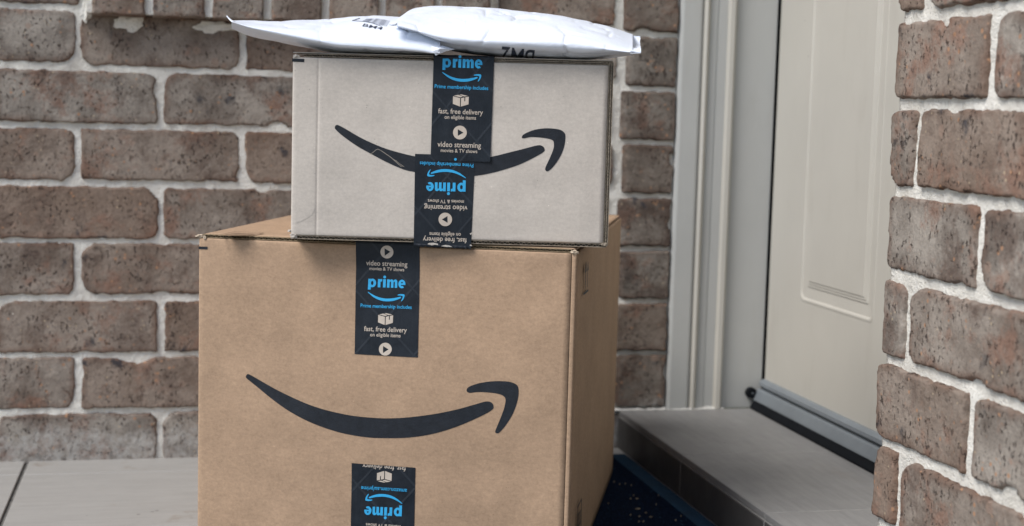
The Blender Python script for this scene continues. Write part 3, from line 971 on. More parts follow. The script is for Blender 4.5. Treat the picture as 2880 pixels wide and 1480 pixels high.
def corrugated(name, p0, p1, tdir, ddir, thick, layers, mat, parent, pitch=.0065, depth=.02, amp_rand=0.0, seed=0, liner=.0007, sag=None):
    """raw edge of corrugated board from p0 to p1: liners and fluting, running `depth` into the sheet"""
    p0, p1, tdir, ddir = V(p0), V(p1), V(tdir).normalized(), V(ddir).normalized()
    L = (p1 - p0).length; e = (p1 - p0) / L
    vv, ff = [], []
    def strip(fn, th, n):
        b = len(vv)
        for i in range(n + 1):
            s = L * i / n
            zc = fn(s) + (sag(s / L) if sag else 0)
            wob = .0009 * noise.noise(V((s * 60, seed, 0)))
            for (dz, dd) in ((-th / 2, wob), (th / 2, wob), (th / 2, depth), (-th / 2, depth)):
                vv.append(p0 + e * s + tdir * (zc + dz) + ddir * dd)
        for i in range(n):
            a = b + 4 * i; c = a + 4
            for k in range(4):
                k2 = (k + 1) % 4
                ff.append((a + k, a + k2, c + k2, c + k))
        ff.append((b, b + 3, b + 2, b + 1)); q = b + 4 * n; ff.append((q, q + 1, q + 2, q + 3))
    lt = thick / layers
    for k in range(layers + 1):
        strip(lambda s, k=k: liner / 2 + k * (thick - liner) / layers, liner, max(8, int(L / .012)))
    for k in range(layers):
        z0 = liner / 2 + (k + .5) * (thick - liner) / layers
        am = (thick - liner) / layers / 2 - liner * .4
        strip(lambda s, z0=z0, am=am, k=k: z0 + am * sin(2 * pi * s / (pitch * (1 - .15 * k)) + k), liner * .7, int(L / pitch * 8))
    bm = bmesh.new()
    vs_ = [bm.verts.new(v) for v in vv]
    for f in ff: bm.faces.new([vs_[i] for i in f])
    bmesh.ops.recalc_face_normals(bm, faces=list(bm.faces))
    bm.verts.index_update()
    F = [[v.index for v in f.verts] for f in bm.faces]
    bm.free()
    return mesh(name, vv, F, mat, parent)

def panel_d(a, b, U, Vv, warp, seed, score=()):
    d = warp * noise.noise(V((a * 7, b * 7, seed))) + warp * .35 * noise.noise(V((a * 26, b * 26, seed + 5)))
    d *= sstep(0, .03, max(0.0, min(a, U - a, b, Vv - b)))
    for sc in score: d -= .0007 * math.exp(-((a - sc) / .0013) ** 2)
    return d

def panel_sheet(name, o, u, v, n, U, Vv, thick, mat, parent, warp=.0012, rl=0.0, rr=0.0, rt=0.0, seed=0, nu=36, nv=28, rb=0.0, score=()):
    """card panel: origin o (lower left, outer surface), u right, v up, n outward; rounded left/right/top borders, slight warp"""
    o, u, v, n = V(o), V(u), V(v), V(n)
    def ax(L, m, ra, rb_):
        a = [L * i / m for i in range(m + 1)]
        for r, s in ((ra, 0), (rb_, 1)):
            if r:
                for k in (.12, .3, .55, .85): a.append(r * k if s == 0 else L - r * k)
        return sorted(set(a))
    us, vs2 = ax(U, nu, rl, rr), ax(Vv, nv, rb, rt)
    us = sorted(us + [a + k * .0009 for a in score for k in (-3, -2, -1, 0, 1, 2, 3)])
    vv, ff = [], []
    for b in vs2:
        for a in us:
            d = panel_d(a, b, U, Vv, warp, seed, score)
            for (r, t) in ((rl, a), (rr, U - a), (rt, Vv - b), (rb, b)):
                if r and t < r: d -= r - math.sqrt(max(0, r * r - (r - t) ** 2))
            vv.append(o + u * a + v * b + n * d)
    n1 = len(us)
    for j in range(len(vs2) - 1):
        for i in range(n1 - 1): ff.append((j * n1 + i, j * n1 + i + 1, (j + 1) * n1 + i + 1, (j + 1) * n1 + i))
    nz = len(vs2) - 1; nx = n1 - 1
    ring = [i for i in range(n1)] + [j * n1 + nx for j in range(1, nz + 1)] + [nz * n1 + i for i in range(nx - 1, -1, -1)] + [j * n1 for j in range(nz - 1, 0, -1)]
    b0 = len(vv)
    for k in ring:
        a = us[k % n1]; b = vs2[k // n1]
        vv.append(o + u * a + v * b - n * thick)
    m = len(ring)
    for k in range(m): ff.append((ring[(k + 1) % m], ring[k], b0 + k, b0 + (k + 1) % m))
    ff.append(tuple(range(b0 + m - 1, b0 - 1, -1)))
    ob = mesh(name, vv, ff, mat, parent)
    me = ob.data
    me.polygons.foreach_set('use_smooth', [i < (n1 - 1) * nz for i in range(len(me.polygons))])
    return ob

def crumple(name, c, r, mat, parent, seed, stretch=(1, 1, 1)):
    bm = bmesh.new()
    bmesh.ops.create_icosphere(bm, subdivisions=3, radius=1.0)
    vv = []
    for v in bm.verts:
        d = v.co.normalized()
        k = 1 + .55 * noise.noise(d * 1.7 + V((seed, 0, 0))) + .4 * noise.noise(d * 4.3 + V((0, seed, 0)))
        vv.append(V(c) + V((d.x * stretch[0], d.y * stretch[1], d.z * stretch[2])) * r * k)
    bm.verts.index_update()
    ff = [[v.index for v in f.verts] for f in bm.faces]
    bm.free()
    return mesh(name, vv, ff, mat, parent)

# mortar squeezed out under the sill
crumple('mortar_dab', (.073, .0, .627), .011, M_MORT, wall, 3.9, (1.7, .3, 1.0))
crumple('mortar_dab', (.20, .001, .625), .010, M_MORT, wall, 8.4, (3.6, .25, .8))
crumple('mortar_dab', (.012, -.002, .640), .009, M_MORT, wall, 5.4, (.7, .5, 1.6))

# ------------------------------------------------------------------ large lower box
TH = radians(21.4)
LU = V((cos(TH), -sin(TH), 0)); LD = V((sin(TH), cos(TH), 0)); UP = V((0, 0, 1))
FR = V((.57054, -.74364, 0)); LW, LDP = .4325, .582
FL = FR - LU * LW
ZB0, ZB1 = ZM + .0006, .3590
low = empty('cardboard_box', (FL + LU * LW / 2 + LD * LDP / 2) * 1.0 + UP * ZB0, 'large kraft brown cardboard box standing on the mat, at the bottom of the stack', 'box', 'delivery boxes in the stack')
def at(o, a, b, c): return o + a
SE = .0055                                    # strip of the side panel showing at the right end of the front
LWARP, UWARP = .0032, .0024
LFace = Face(FL, -LD, lambda P: panel_d((P - FL).dot(LU), P.z - ZB0, LW - SE - .0005, ZB1 - ZB0, LWARP, 1))
panel_sheet('front_panel', FL + UP * ZB0, LU, UP, -LD, LW - SE - .0005, ZB1 - ZB0, .004, M_KRAFT, low, LWARP, rl=.003, rt=.0022, seed=1, nu=60, nv=50)
panel_sheet('corner_strip', FL + LU * (LW - SE) + UP * ZB0 + LD * .0006, LU, UP, -LD, SE, ZB1 - ZB0 + .0008, .0035, M_KRAFT, low, .0004, rr=.0025, seed=2, nu=3, nv=50)
panel_sheet('side_panel', FR + LD * .0045 + UP * ZB0, LD, UP, LU, LDP - .0045, ZB1 - ZB0, .004, M_KRAFT, low, .0030, rt=.002, seed=3, nu=40, nv=30)
panel_sheet('side_panel', FL + LD * LDP + UP * ZB0, -LD, UP, -LU, LDP - .0045, ZB1 - ZB0, .004, M_KRAFT, low, .002, rt=.002, seed=4)
panel_sheet('back_panel', FR + LD * (LDP + .0002) + UP * ZB0, -LU, UP, LD, LW, ZB1 - ZB0, .004, M_KRAFT, low, .0015, rt=.002, seed=5)
fz = ZB1 + .0046
for (a0, a1) in ((0.0, LW / 2 - .001), (LW / 2 + .001, LW)):
    panel_sheet('top_flap', FL + LU * (a0 + (.003 if a0 == 0 else 0)) + LD * .006 + UP * fz, LU, LD, UP, a1 - a0 - .003, LDP - .008, .0008, M_KRAFT, low, .0008, rl=.003 if a0 == 0 else 0, rr=.003 if a0 else 0, seed=6 + a0)
corrugated('flap_edge', FL + LU * .004 + LD * .0012 + UP * (ZB1 + .0006), FR - LU * .006 + LD * .0012 + UP * (ZB1 + .0006), UP, LD, .0036, 1, M_EDGE, low, .0062, .03, seed=1, liner=.0006)
mesh('flap_board', [FL + LU * .006 + LD * .02 + UP * (ZB1 - .004), FR - LU * .008 + LD * .02 + UP * (ZB1 - .004), FR - LU * .008 + LD * (LDP - .01) + UP * (ZB1 - .004), FL + LU * .006 + LD * (LDP - .01) + UP * (ZB1 - .004)], [(0, 1, 2, 3)], M_EDGE, low)
mesh('bottom_flap', [FL + LU * .002 + LD * .002 + UP * (ZB0 + .003), FR - LU * .002 + LD * .002 + UP * (ZB0 + .003), FR - LU * .002 + LD * (LDP - .002) + UP * (ZB0 + .003), FL + LU * .002 + LD * (LDP - .002) + UP * (ZB0 + .003)], [(0, 3, 2, 1)], M_KRAFT, low)
crumple('torn_corner', FL + LU * .002 + LD * .002 + UP * (ZB1 + .0022), .0030, M_TORN, low, 2.2, (1.7, 1, .7))
crumple('torn_corner', FL + LU * .0075 + LD * -.0002 + UP * (ZB1 + .0005), .0018, M_TORN, low, 4.7, (.8, .7, 1.2))
crumple('torn_corner', FR - LU * .003 + LD * .001 + UP * (ZB1 + .0012), .0026, M_TORN, low, 7.1, (1.3, 1, .8))

C4 = crop(520, 600, 1.505)
lft = .0003
swoosh(C4, SM, AR, LFace, lft, M_INK, low)
CB = crop(540, 600, 7.155)
polys('print_mark', [[CB(136, 668), CB(317, 674), CB(316, 728), CB(135, 722)]], LFace, .0003, M_INK, low)
# tape, upper strip
T3 = crop(960, 680, 3.8923)
t3 = tape([T3(160, 30), T3(858, 62), T3(840, 1266), T3(147, 1229)], LFace, .0005, low, seed=1)
LI = .0008
play_icon(T3, (500, 113), 71, [(475, 72), (475, 155), (538, 110)], LFace, LI, t3)
lettering('video streaming', T3(268, 259), T3(720, 275), LFace, LI, M_BEIGE, t3)
lettering('movies & TV shows', T3(303, 312), T3(685, 326), LFace, LI, M_BEIGE, t3)
prime_logo(T3(290, 497), T3(692, 510), LFace, LI, M_CYAN, t3)
mini_swoosh(T3(289, 550), T3(692, 566), 95 / 3.8923, LFace, LI, M_CYAN, t3)
lettering('Prime membership includes', T3(210, 717), T3(768, 737), LFace, LI, M_CYAN, t3)
parcel_icon(T3, (485, 847), 162, 128, .03, LFace, LI, t3)
lettering('fast, free delivery', T3(250, 975), T3(718, 993), LFace, LI, M_BEIGE, t3)
lettering('on eligible items', T3(317, 1034), T3(650, 1047), LFace, LI, M_BEIGE, t3)
play_icon(T3, (484, 1175), 70, [(459, 1140), (459, 1218), (520, 1178)], LFace, LI, t3)
# tape, lower strip (upside down)
T4 = crop(960, 1280, 6.619)
t4 = tape([T4(196, 147), T4(1380, 235), T4(1330, 2600), T4(150, 2540)], LFace, .0005, low, seed=2)
lettering('fast, free delivery', T4(1205, 214), T4(405, 154), LFace, LI, M_BEIGE, t4, clip=(T4(196, 152), T4(1380, 240)))
parcel_icon(T4, (803, 402), 275, 215, pi + .03, LFace, LI, t4)
lettering('amazon.com.au/prime', T4(1225, 630), T4(370, 579), LFace, LI, M_CYAN, t4)
mini_swoosh(T4(1135, 905), T4(445, 868), 160 / 6.619, LFace, LI, M_CYAN, t4)
prime_logo(T4(1130, 985), T4(443, 955), LFace, LI, M_CYAN, t4)
lettering('movies & TV shows', T4(1105, 1306), T4(458, 1266), LFace, LI, M_BEIGE, t4)
lettering('video streaming', T4(1165, 1425), T4(398, 1378), LFace, LI, M_BEIGE, t4)
# marks on the right side and top
SFace = Face(FR, LU)
C8 = crop(1560, 600, 4.4136)
st = .0034
for P in ([(357, 590), (360, 722), (340, 736)], [(380, 580), (385, 702), (366, 716)]):
    polys('arrow_mark', [[C8(*q) for q in P]], SFace, st, M_INK, low)
for P in ([C8(350, 725), C8(344, 935)], [C8(374, 705), C8(368, 915)]):
    polys('arrow_mark', stroke(P, 1.3), SFace, st, M_INK, low)
polys('arrow_mark', [[C8(320, 990), C8(382, 938), C8(381, 966), C8(319, 1018)]], SFace, st, M_INK, low)
hat = [[T2(76, 1058), T2(132, 948), T2(132, 972), T2(76, 1082)]] + stroke([T2(130, 950), T2(124, 1420)], 1.4) + stroke([T2(76, 1060), T2(68, 1420)], 1.0)
for k, y in enumerate((1180, 1215, 1245, 1290, 1320, 1350, 1390)):
    hat.append([T2(72, y), T2(127, y - 88), T2(127, y - 88 + (12 if k % 2 else 20)), T2(72, y + (12 if k % 2 else 20))])
polys('hatched_label', hat, SFace, st, M_INK, low)
TFace = Face((0, 0, fz), UP)
M_FADED = m_plain('faded_print', (.24, .165, .11), .85, .1, .3, 150)
q4 = [CB(500, 462), CB(872, 390), CB(1440, 416), CB(1090, 470)]
polys('print_block', [[CB(620, 466), CB(840, 412), CB(1290, 424), CB(1060, 466)]], TFace, .0010, M_FADED, low)
polys('print_frame', stroke([q4[0], q4[1]], 1.5) + stroke([q4[1], q4[2]], .8) + stroke([q4[2], q4[3]], 1.5), TFace, .0012, M_FADED, low)

# ------------------------------------------------------------------ smaller upper box
UT = radians(13.3)
UU = V((cos(UT), -sin(UT), 0)); UD = V((sin(UT), cos(UT), 0))
UZ0, UZ1 = .3662, .5640
UFL = V((.2680, -.6590, 0)); UWD, UDP = .3475, .27
# place the front face so that its lower corners meet the photograph
_n = -UD
_fc = Face(UFL, _n)
cTL, cTR, cBR, cBL = (_fc.p(q) for q in ((819.6, 150), (1729, 180), (1707, 700), (820, 673)))
UFL = V((((cTL + cBL) / 2).x, ((cTL + cBL) / 2).y, 0))
UWD = (((cTR + cBR) / 2) - ((cTL + cBL) / 2)).dot(UU)
UFR = UFL + UU * UWD
UFace = Face(UFL, -UD, lambda P: panel_d((P - UFL).dot(UU), P.z - (fz + .0016 + .0042), UWD - .0056, UZ1 - (fz + .0016) - .0042, UWARP, 11, (.0285,)))
up = empty('cardboard_box', UFL + UU * UWD / 2 + UD * UDP / 2 + UP * (fz + .001), 'smaller grey-beige cardboard box stacked on the large brown box', 'box', 'delivery boxes in the stack')
RE = .0052
bz = fz + .0016                                # underside of the upper box
panel_sheet('front_panel', UFL + UP * (bz + .0042), UU, UP, -UD, UWD - RE - .0004, UZ1 - bz - .0042, .003, M_GREY, up, UWARP, rl=.0030, rt=.0016, rb=.0016, seed=11, nu=60, nv=44, score=(.0285,))
panel_sheet('side_panel', UFL + UD * UDP + UP * bz, -UD, UP, -UU, UDP - .003, UZ1 - bz, .003, M_GREY, up, .001, seed=12)
panel_sheet('side_panel', UFR + UD * .016 + UP * bz, UD, UP, UU, UDP - .016, UZ1 - bz, .005, M_GREY, up, .001, seed=13)
panel_sheet('back_panel', UFR + UD * UDP + UP * bz, -UU, UP, UD, UWD, UZ1 - bz, .003, M_GREY, up, .001, seed=14)
corrugated('side_edge', UFR - UU * RE + UD * .0006 + UP * (bz + .003), UFR - UU * RE + UD * .0006 + UP * (UZ1 + .003), UU, UD, RE, 2, M_EDGE_G, up, .0042, .02, seed=3, liner=.00055)
panel_sheet('top_flap', UFL + UD * .004 + UP * (UZ1 + .0056), UU, UD, UP, UWD - .001, UDP - .006, .0008, M_GREY, up, .0004, seed=15)
# the top flap's raw edge: two layers; the left part gapes a little
corrugated('flap_edge', UFL + UU * .012 + UD * .0008 + UP * (UZ1 + .0004), UFL + UU * (UWD * .445) + UD * .0008 + UP * (UZ1 + .0002), UP, UD, .0034, 1, M_EDGE_G, up, .0058, .03, seed=5, liner=.0006, sag=lambda t: .0009 * sin(pi * t) * (1 - t))
corrugated('flap_edge', UFL + UU * (UWD * .615) + UD * .0008 + UP * (UZ1 + .0004), UFR - UU * .001 + UD * .0008 + UP * (UZ1 + .0004), UP, UD, .0044, 2, M_EDGE_G, up, .0042, .03, seed=6, liner=.00055)
corrugated('bottom_edge', UFL + UU * .004 + UD * .0010 + UP * bz, UFR - UU * .002 + UD * .0010 + UP * bz, UP, UD, .0040, 1, M_EDGE_G, up, .0060, .03, seed=7, liner=.0006)
mesh('bottom_flap', [UFL + UD * .025 + UP * (bz + .002), UFR + UD * .025 + UP * (bz + .002), UFR + UD * UDP + UP * (bz + .002), UFL + UD * UDP + UP * (bz + .002)], [(0, 3, 2, 1)], M_GREY, up)
crumple('torn_corner', UFL + UU * .004 + UD * .001 + UP * (UZ1 + .0012), .0022, M_TORN_G, up, 1.2, (1.6, 1, .8))
crumple('torn_corner', UFL + UU * .0035 + UD * .001 + UP * (bz + .0035), .0030, M_TORN_G, up, 3.3, (1.3, .9, .9))
crumple('torn_corner', UFL - UU * .0012 + UD * .002 + UP * (bz + .0085), .0017, M_TORN_G, up, 6.3, (1.3, 1, .8))
crumple('torn_corner', UFR - UU * .004 + UD * .0008 + UP * (bz + .0035), .0022, M_EDGE_G, up, 5.3, (1.6, .8, .8))

C3 = crop(600, 0, 1.7895)
swoosh(C3, SM_U, AR_U, UFace, .0003, M_INK, up)
CA = crop(600, 0, 4.025)
polys('print_mark', [[CA(893, 662), CA(1030, 669), CA(1029, 705), CA(892, 699)]], UFace, .0003, M_INK, up)
CS = crop(800, 320, 3.678)
polys('scratch', stroke([CS(888, 414), CS(908, 408), CS(950, 372), CS(968, 366), CS(1000, 382)], 1.7) + stroke([CS(1000, 382), CS(1100, 450), CS(1212, 550)], 1.9) + stroke([CS(1120, 465), CS(1240, 550)], 1.1) + stroke([CS(1150, 480), CS(1228, 548)], .9), UFace, .0005, M_SCR, up)
polys('crease', stroke([CS(120, 1128), CS(185, 1105), CS(250, 1068), CS(285, 1040), CS(318, 985)], 1.5), UFace, .0003, M_TORN_G, up)
# tape 2 (lower, upside down) first, tape 1 lies over it
TB = crop(1140, 420, 4.4133)
t2 = tape([TB(122, 57), TB(868, 78), TB(815, 1205), TB(104, 1170)], UFace, .0005, up, seed=4)
L2 = .0008
cl2 = (TB(50, 148), TB(900, 160))
lettering('Prime membership includes', TB(846, 181), TB(182, 153), UFace, L2, M_CYAN, t2)
mini_swoosh(TB(752, 358), TB(272, 348), 106 / 4.4133, UFace, L2, M_CYAN, t2)
prime_logo(TB(750, 418), TB(270, 408), UFace, L2, M_CYAN, t2)
lettering('movies & TV shows', TB(728, 632), TB(280, 620), UFace, L2, M_BEIGE, t2)
lettering('video streaming', TB(772, 703), TB(236, 690), UFace, L2, M_BEIGE, t2)
play_icon(TB, (497, 870), 84, [(525, 828), (525, 912), (455, 870)], UFace, L2, t2)
lettering('on eligible items', TB(690, 1041), TB(300, 1030), UFace, L2, M_BEIGE, t2)
lettering('fast, free delivery', TB(762, 1106), TB(220, 1090), UFace, L2, M_BEIGE, t2)
TA = crop(1140, 140, 4.1367)
t1 = tape([TA(330, 84), TA(1034, 100), TA(988, 1304), TA(294, 1290)], UFace, .0011, up, seed=5, curl=.0012)
L1 = .0014
prime_logo(TA(433, 205), TA(888, 218), UFace, L1, M_CYAN, t1)
mini_swoosh(TA(430, 262), TA(885, 276), 104 / 4.1367, UFace, L1, M_CYAN, t1)
lettering('Prime membership includes', TA(342, 445), TA(965, 470), UFace, L1, M_CYAN, t1)
parcel_icon(TA, (646, 592), 183, 140, .03, UFace, L1, t1)
lettering('fast, free delivery', TA(383, 739), TA(903, 758), UFace, L1, M_BEIGE, t1)
lettering('on eligible items', TA(457, 803), TA(823, 815), UFace, L1, M_BEIGE, t1)
play_icon(TA, (636, 964), 80, [(612, 925), (612, 1003), (678, 965)], UFace, L1, t1)
lettering('video streaming', TA(375, 1127), TA(880, 1143), UFace, L1, M_BEIGE, t1)
lettering('movies & TV shows', TA(413, 1189), TA(838, 1203), UFace, L1, M_BEIGE, t1)
polys('logo_dot', [[TA(*q) for q in circ((584, 1275), 15, 16)]], UFace, L1, M_CYAN, t1)
# tape turning over the top edge of the upper box, and torn shreds at its bottom edge
a = UFace.p(TA(330, 84)); b = UFace.p(TA(1034, 100))
ua, ub = (a - UFL).dot(UU), (b - UFL).dot(UU)
vv, ff = [], []
for i in range(15):
    s = lerp(ua, ub, i / 14)
    zt = lerp(a.z, b.z, i / 14)
    jj = .0006 * noise.noise(V((i * .9, 2, 0)))
    for (dd, zz) in ((-.0011, zt), (-.0011, zt + .0015), (-.001, UZ1 + .0048 + jj), (.003, UZ1 + .0068 + jj), (.030, UZ1 + .0072), (.26, UZ1 + .0072)):
        vv.append(UFL + UU * s + UD * dd + UP * zz)
for i in range(14):
    for k in range(5): ff.append((i * 6 + k, (i + 1) * 6 + k, (i + 1) * 6 + k + 1, i * 6 + k + 1))
mesh('tape_over_edge', vv, ff, M_TAPE, up, smooth=True)
a = UFace.p(TB(104, 1168)); b = UFace.p(TB(815, 1203))
ua, ub = (a - UFL).dot(UU), (b - UFL).dot(UU)
vv, ff = [], []
for i in range(25):
    s = lerp(ua, ub, i / 24); zt = lerp(a.z, b.z, i / 24)
    j1 = .0010 * noise.noise(V((i * .8, 5, 0))); j2 = .0014 * noise.noise(V((i * 1.1, 9, 0)))
    for (dd, zz) in ((-.0006, zt), (-.0012 + j1, zt - .0012), (-.0008 + j1, zt - .0030 + j2), (.006, bz + .0006)):
        vv.append(UFL + UU * s + UD * dd + UP * zz)
for i in range(24):
    for k in range(3): ff.append((i * 4 + k, i * 4 + k + 1, (i + 1) * 4 + k + 1, (i + 1) * 4 + k))
mesh('tape_fold', vv, ff, M_TAPE, up)
polys('torn_shred', [[TB(275, 1175), TB(300, 1160), TB(350, 1158), TB(405, 1170), TB(410, 1188), TB(370, 1182), TB(330, 1192)], [TB(440, 1200), TB(500, 1185), TB(545, 1192), TB(585, 1212), TB(520, 1210)],
                     [TB(800, 1045), TB(842, 1020), TB(838, 1035), TB(812, 1062)], [TB(795, 1190), TB(815, 1180), TB(832, 1200), TB(812, 1198)]], UFace, .0022, M_TORN_G, up)
# tape over the lower box's front edge
a = LFace.p(T3(160, 30)); b = LFace.p(T3(858, 62))
ua, ub = (a - FL).dot(LU), (b - FL).dot(LU)
vv, ff = [], []
for i in range(15):
    s = lerp(ua, ub, i / 14); zt = lerp(a.z, b.z, i / 14)
    for (dd, zz) in ((-.0006, zt), (-.0006, ZB1 + .003), (.0015, ZB1 + .0058), (.30, ZB1 + .0058)):
        vv.append(FL + LU * s + LD * dd + UP * zz)
for i in range(14):
    for k in range(3): ff.append((i * 4 + k, (i + 1) * 4 + k, (i + 1) * 4 + k + 1, i * 4 + k + 1))
mesh('tape_over_edge', vv, ff, M_TAPE, low, smooth=True)

# ------------------------------------------------------------------ mailing bags
def m_poly():
    t = NT('white_poly'); c = t.coord('Object')
    base = t.mix(t.ramp(t.noise(c, 20, 4), [(.3, 0), (.7, 1)]), (.76, .81, .90), (.80, .845, .93))
    h = t.math('ADD', t.math('MULTIPLY', t.noise(c, 55, 4, .6), .8), t.math('MULTIPLY', t.noise(c, 160, 3), .15))
    t.bump(h, .0022, .5)
    return t.set(base, .38, .45)
M_POLY = m_poly()

def crease(q, cell, seed):
    d, p = noise.voronoi(V(q) / cell + V((seed, seed * 1.7, seed * .3)))
    return d[1] - d[0]

def envelope(name, label, xs, front, crest, back, bottom, dfr, dcr, dbk, seed, nu=190, nphi=84, shear=None, amp=.0022, floor=None, cell=.036):
    """padded mailing bag lying across the box. Curves are photo pixels (x -> y) of its front fold, crest, back fold and underside,
       each at its own distance dfr / dcr / dbk behind the front of the upper box"""
    org = UFL + UU * .17 + UP * (UZ1 + .008)
    e = empty(name, org, label, 'mailer', 'mailing bags on the boxes')
    fc = {d: Face(UFL + UD * d, -UD) for d in (dfr, dcr, dbk)}
    rings = []
    for i in range(nu + 1):
        t = i / nu
        px = lerp(xs[0], xs[1], t)
        sh = shear(t) if shear else 0
        pf = fc[dfr].p((px, front(px)))
        pc = fc[dcr].p((px + sh * .6, crest(px + sh * .6)))
        pb = fc[dbk].p((px + sh, back(px + sh)))
        zb = fc[dfr].p((px, bottom(px))).z
        sf, sc_, sb = ((p - UFL).dot(UU) for p in (pf, pc, pb))
        end = min(1.0, min(t, 1 - t) / .10)
        ring = []
        for k in range(nphi):
            ph = 2 * pi * k / nphi
            v = (1 - cos(ph)) / 2                            # 0 front .. 1 back
            topside = ph <= pi
            w = abs(sin(ph)) ** .9
            s = lerp(sf, sb, v)
            d = lerp(dfr, dbk, v)
            ze = lerp(pf.z, pb.z, v)
            if topside:
                zc = pc.z - lerp(pf.z, pb.z, .5)
                z = ze + zc * w
            else:
                zd = max(.0, pf.z - zb)
                z = ze - max(zd, (ze - zb) * .9 if v > .15 else zd) * min(1, w * 1.15)
            P = UFL + UU * s + UD * d + UP * z
            c = crease((s, d, z * .6), cell, seed)
            mk = sstep(-.25, .35, noise.noise(V((s * 22, d * 22, seed + 3))))
            dimple = -math.exp(-c * 13.0) * mk * 1.2 + .4 * noise.noise(V((s * 15, d * 15, seed))) + .2 * noise.noise(V((s * 60, d * 45, seed)))
            damp = end * sstep(0, .22, w)
            off = amp * dimple * (damp * .9 + .1) + .0006 * noise.noise(V((s * 40, d * 40, seed)))
            nrm = UP * (1 if topside else -1) * w - UD * (1 - w) * (1 if v < .5 else -1)
            P = P + nrm * off
            if floor is not None and not topside and P.z < floor: P.z = floor + .0002
            ring.append(P)
        rings.append(ring)
    vv = [p for r in rings for p in r]
    ff = []
    for i in range(nu):
        for k in range(nphi):
            k2 = (k + 1) % nphi
            ff.append((i * nphi + k, i * nphi + k2, (i + 1) * nphi + k2, (i + 1) * nphi + k))
    ff.append(tuple(range(nphi - 1, -1, -1))); ff.append(tuple(nu * nphi + k for k in range(nphi)))
    o = mesh('bag', vv, ff, M_POLY, e, smooth=True)
    bm = bmesh.new(); bm.from_mesh(o.data); bmesh.ops.recalc_face_normals(bm, faces=list(bm.faces)); bm.to_mesh(o.data); bm.free()
    bvh = BVHTree.FromPolygons([tuple(v) for v in vv], ff)
    return e, bvh, rings

def decal(name, pts, faces, bvh, lift, mat, parent):
    vv, ok = [], []
    for q in pts:
        d = ray(q).normalized()
        h, n, i, dist = bvh.ray_cast(CAM, d)
        if h is None: vv.append(CAM); ok.append(False)
        else: vv.append(h - d * lift); ok.append(True)
    ff = [f for f in faces if all(ok[i] for i in f)]
    if not ff: return None
    used = sorted({i for f in ff for i in f}); mp = {k: j for j, k in enumerate(used)}
    return mesh(name, [vv[i] for i in used], [tuple(mp[i] for i in f) for f in ff], mat, parent)

FLOOR_U = UZ1 + .0074
e1, b1, r1 = envelope('mailing_bag', 'white padded mailing bag jutting out to the left with a barcode printed on top',
    (652, 1238),
    curve([(652, 62), (700, 76), (760, 88), (850, 106), (940, 122), (1040, 130), (1180, 142), (1238, 153)]),
    curve([(652, 60), (700, 60), (760, 62), (830, 59), (927, 57), (1000, 51), (1050, 49), (1110, 52), (1180, 62), (1238, 80)]),
    curve([(652, 61), (760, 72), (900, 84), (1100, 92), (1238, 110)]),
    curve([(652, 65), (700, 88), (760, 105), (824, 120), (910, 138), (950, 146), (1040, 150), (1180, 156), (1238, 160)]),
    -.016, .085, .17, 1.3, floor=FLOOR_U, amp=.0022, cell=.042)
e2, b2, r2 = envelope('mailing_bag', 'white padded mailing bag on top of the other, right end over the box edge',
    (1107, 1780),
    curve([(1107, 70), (1160, 84), (1235, 104), (1300, 112), (1400, 118), (1500, 121), (1600, 126), (1700, 138), (1765, 147), (1780, 147)]),
    curve([(1107, 60), (1160, 34), (1300, 32), (1400, 38), (1500, 47), (1600, 61), (1700, 84), (1770, 108), (1785, 112)]),
    curve([(1107, 68), (1160, 30), (1300, 40), (1400, 48), (1500, 56), (1600, 66), (1700, 82), (1770, 98), (1785, 101)]),
    curve([(1107, 73), (1160, 96), (1235, 130), (1300, 147), (1400, 159), (1500, 164), (1640, 168), (1700, 161), (1765, 149), (1780, 149)]),
    -.020, .075, .150, 4.1, floor=FLOOR_U, amp=.0036, shear=lambda t: 52 * (1 - sstep(0, .25, t)))
# crimped seal strip at the right end of the upper bag
last = r2[-1]
n = len(last)
def seal_strip(ring, direction, width, mat, parent, nribs=40, jag=.0012, seed=1):
    top = ring[:n // 2 + 1]
    vv, ff = [], []
    m = 48
    for i in range(m + 1):
        t = i / m * (len(top) - 1); k = min(int(t), len(top) - 2)
        p = top[k].lerp(top[k + 1], t - k)
        q = ring[-k] if k else ring[0]
        p = (p + q) / 2
        rib = .0006 * (1 if i % 2 else -1)
        wj = width + jag * noise.noise(V((i * .7, seed, 0))) + jag * .7 * noise.noise(V((i * 2.3, seed, 3)))
        p0 = p - direction * .003
        vv += [p0 + UP * (.0014 + rib * .3), p + direction * wj * .5 + UP * rib * .5, p + direction * wj + UP * rib,
               p + direction * wj - UP * .0009, p0 - UP * .0014]
    for i in range(m):
        for k in range(5):
            ff.append((i * 5 + k, i * 5 + (k + 1) % 5, (i + 1) * 5 + (k + 1) % 5, (i + 1) * 5 + k))
    return mesh('seal_strip', vv, ff, mat, parent)
seal_strip(r2[-1], UU, .0085, M_POLY, e2, seed=2)
seal_strip(r2[0], -UU, .0030, M_POLY, e2, jag=.0060, seed=5)
# curled tip of the lower bag
T = r1[0]
c0 = (T[0] + T[n // 2]) / 2
vv, ff = [], []
for i in range(9):
    t = i / 8
    cpt = T[0] + UD * .018 - UU * (.0090 * t) + UP * (.0002 + .0068 * t ** 1.5)
    wd = lerp(.016, .003, t)
    hh = lerp(.0016, .0009, t)
    vv += [cpt - UD * wd + UP * 0, cpt + UP * hh, cpt + UD * wd, cpt - UP * hh]
for i in range(8):
    for k in range(4): ff.append((i * 4 + k, i * 4 + (k + 1) % 4, (i + 1) * 4 + (k + 1) % 4, (i + 1) * 4 + k))
ff.append((0, 3, 2, 1)); ff.append((32, 33, 34, 35))
mesh('curled_tip', vv, ff, M_POLY, e1, smooth=True)
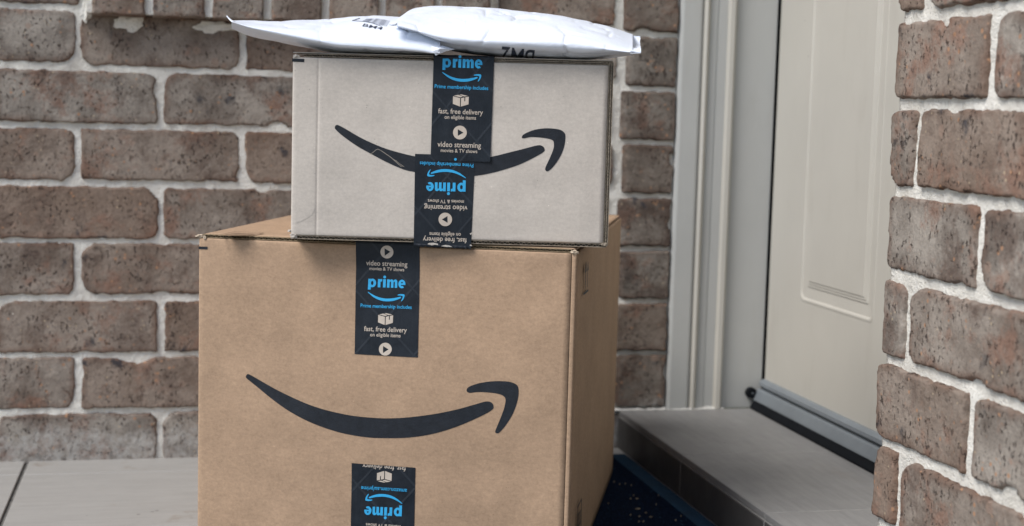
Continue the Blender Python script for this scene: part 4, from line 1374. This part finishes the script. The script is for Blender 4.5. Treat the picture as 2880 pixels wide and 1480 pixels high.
# dog-eared corner hanging over the tape
R = r1[-1]
pA = UFace.p(CA(2455, 520), .012); pB = UFace.p(CA(2490, 585), .016); pC = UFace.p(CA(2530, 636), .015); pD = UFace.p(CA(2640, 585), .010); pE = UFace.p(CA(2740, 560), .004); pF = UFace.p(CA(2600, 520), .006)
cen = UFace.p(CA(2570, 560), .017)
mesh('folded_corner', [pA, pB, pC, pD, pE, pF, cen], [(0, 1, 6), (1, 2, 6), (2, 3, 6), (3, 4, 6), (4, 5, 6), (5, 0, 6)], M_POLY, e1)

# printing on the bags
M_PRN = m_plain('grey_print', (.035, .045, .07), .5, .3, .2, 200)
bars = []
def CAq(x, y): return CA(x, y)
def seg(x0, y0, x1, y1, w): bars.extend(stroke([CA(x0, y0), CA(x1, y1)], w))
# left frame line, base line and bars fanning across the bag's curve
seg(1660, 208, 1572, 234, 2.4)
base_pts = [(1572, 234), (1700, 243), (1790, 258), (1860, 282), (1905, 300)]
for a, b in zip(base_pts[:-1], base_pts[1:]): seg(*a, *b, 1.4)
rb = random.Random(3)
for i in range(15):
    t = i / 14
    x1 = lerp(1690, 1952, t); y1 = 242 + 58 * max(0, (x1 - 1690) / 262) ** 1.25
    x0 = lerp(1745, 1995, t); y0 = 212 + 22 * max(0, (x0 - 1880) / 115)
    if y0 < y1 - 8: seg(x0, y0, x1, y1, rb.choice([.7, 1.1, 1.7, 2.2]) )
pts, ff = [], []
for q in bars:
    ff.append(tuple(range(len(pts), len(pts) + 4))); pts += q
pts, ff = refine(pts, ff, 2.5)
decal('barcode', pts, ff, b1, .0012, m_plain('faded_barcode', (.075, .095, .15), .5, .3, .2, 200), e1)
def px_text(s, L, R, bold, ysc, shx=0.0):
    tv, tf = text_mesh(s, bold)
    x0 = min(v[0] for v in tv); x1 = max(v[0] for v in tv)
    dx, dy = (R[0] - L[0]) / (x1 - x0), (R[1] - L[1]) / (x1 - x0)
    k = math.hypot(dx, dy); ux, uy = dy / k, -dx / k
    pts = [(L[0] + (x - x0) * dx + y * k * ysc * (ux + shx * dx / k), L[1] + (x - x0) * dy + y * k * ysc * (uy + shx * dy / k)) for x, y in tv]
    return refine(pts, tf, 2.5)
pts, ff = px_text('BM4', CA(1685, 297), CA(1905, 339), .004, .38, .5)
decal('lettering', pts, ff, b1, .0012, M_PRN, e1)
CZ = crop(1180, 0, 3.903)
pts, ff = px_text('BM2', CZ(1265, 556), CZ(905, 514), .004, 1.45, .0)
decal('lettering', pts, ff, b2, .0012, M_PRN, e2)
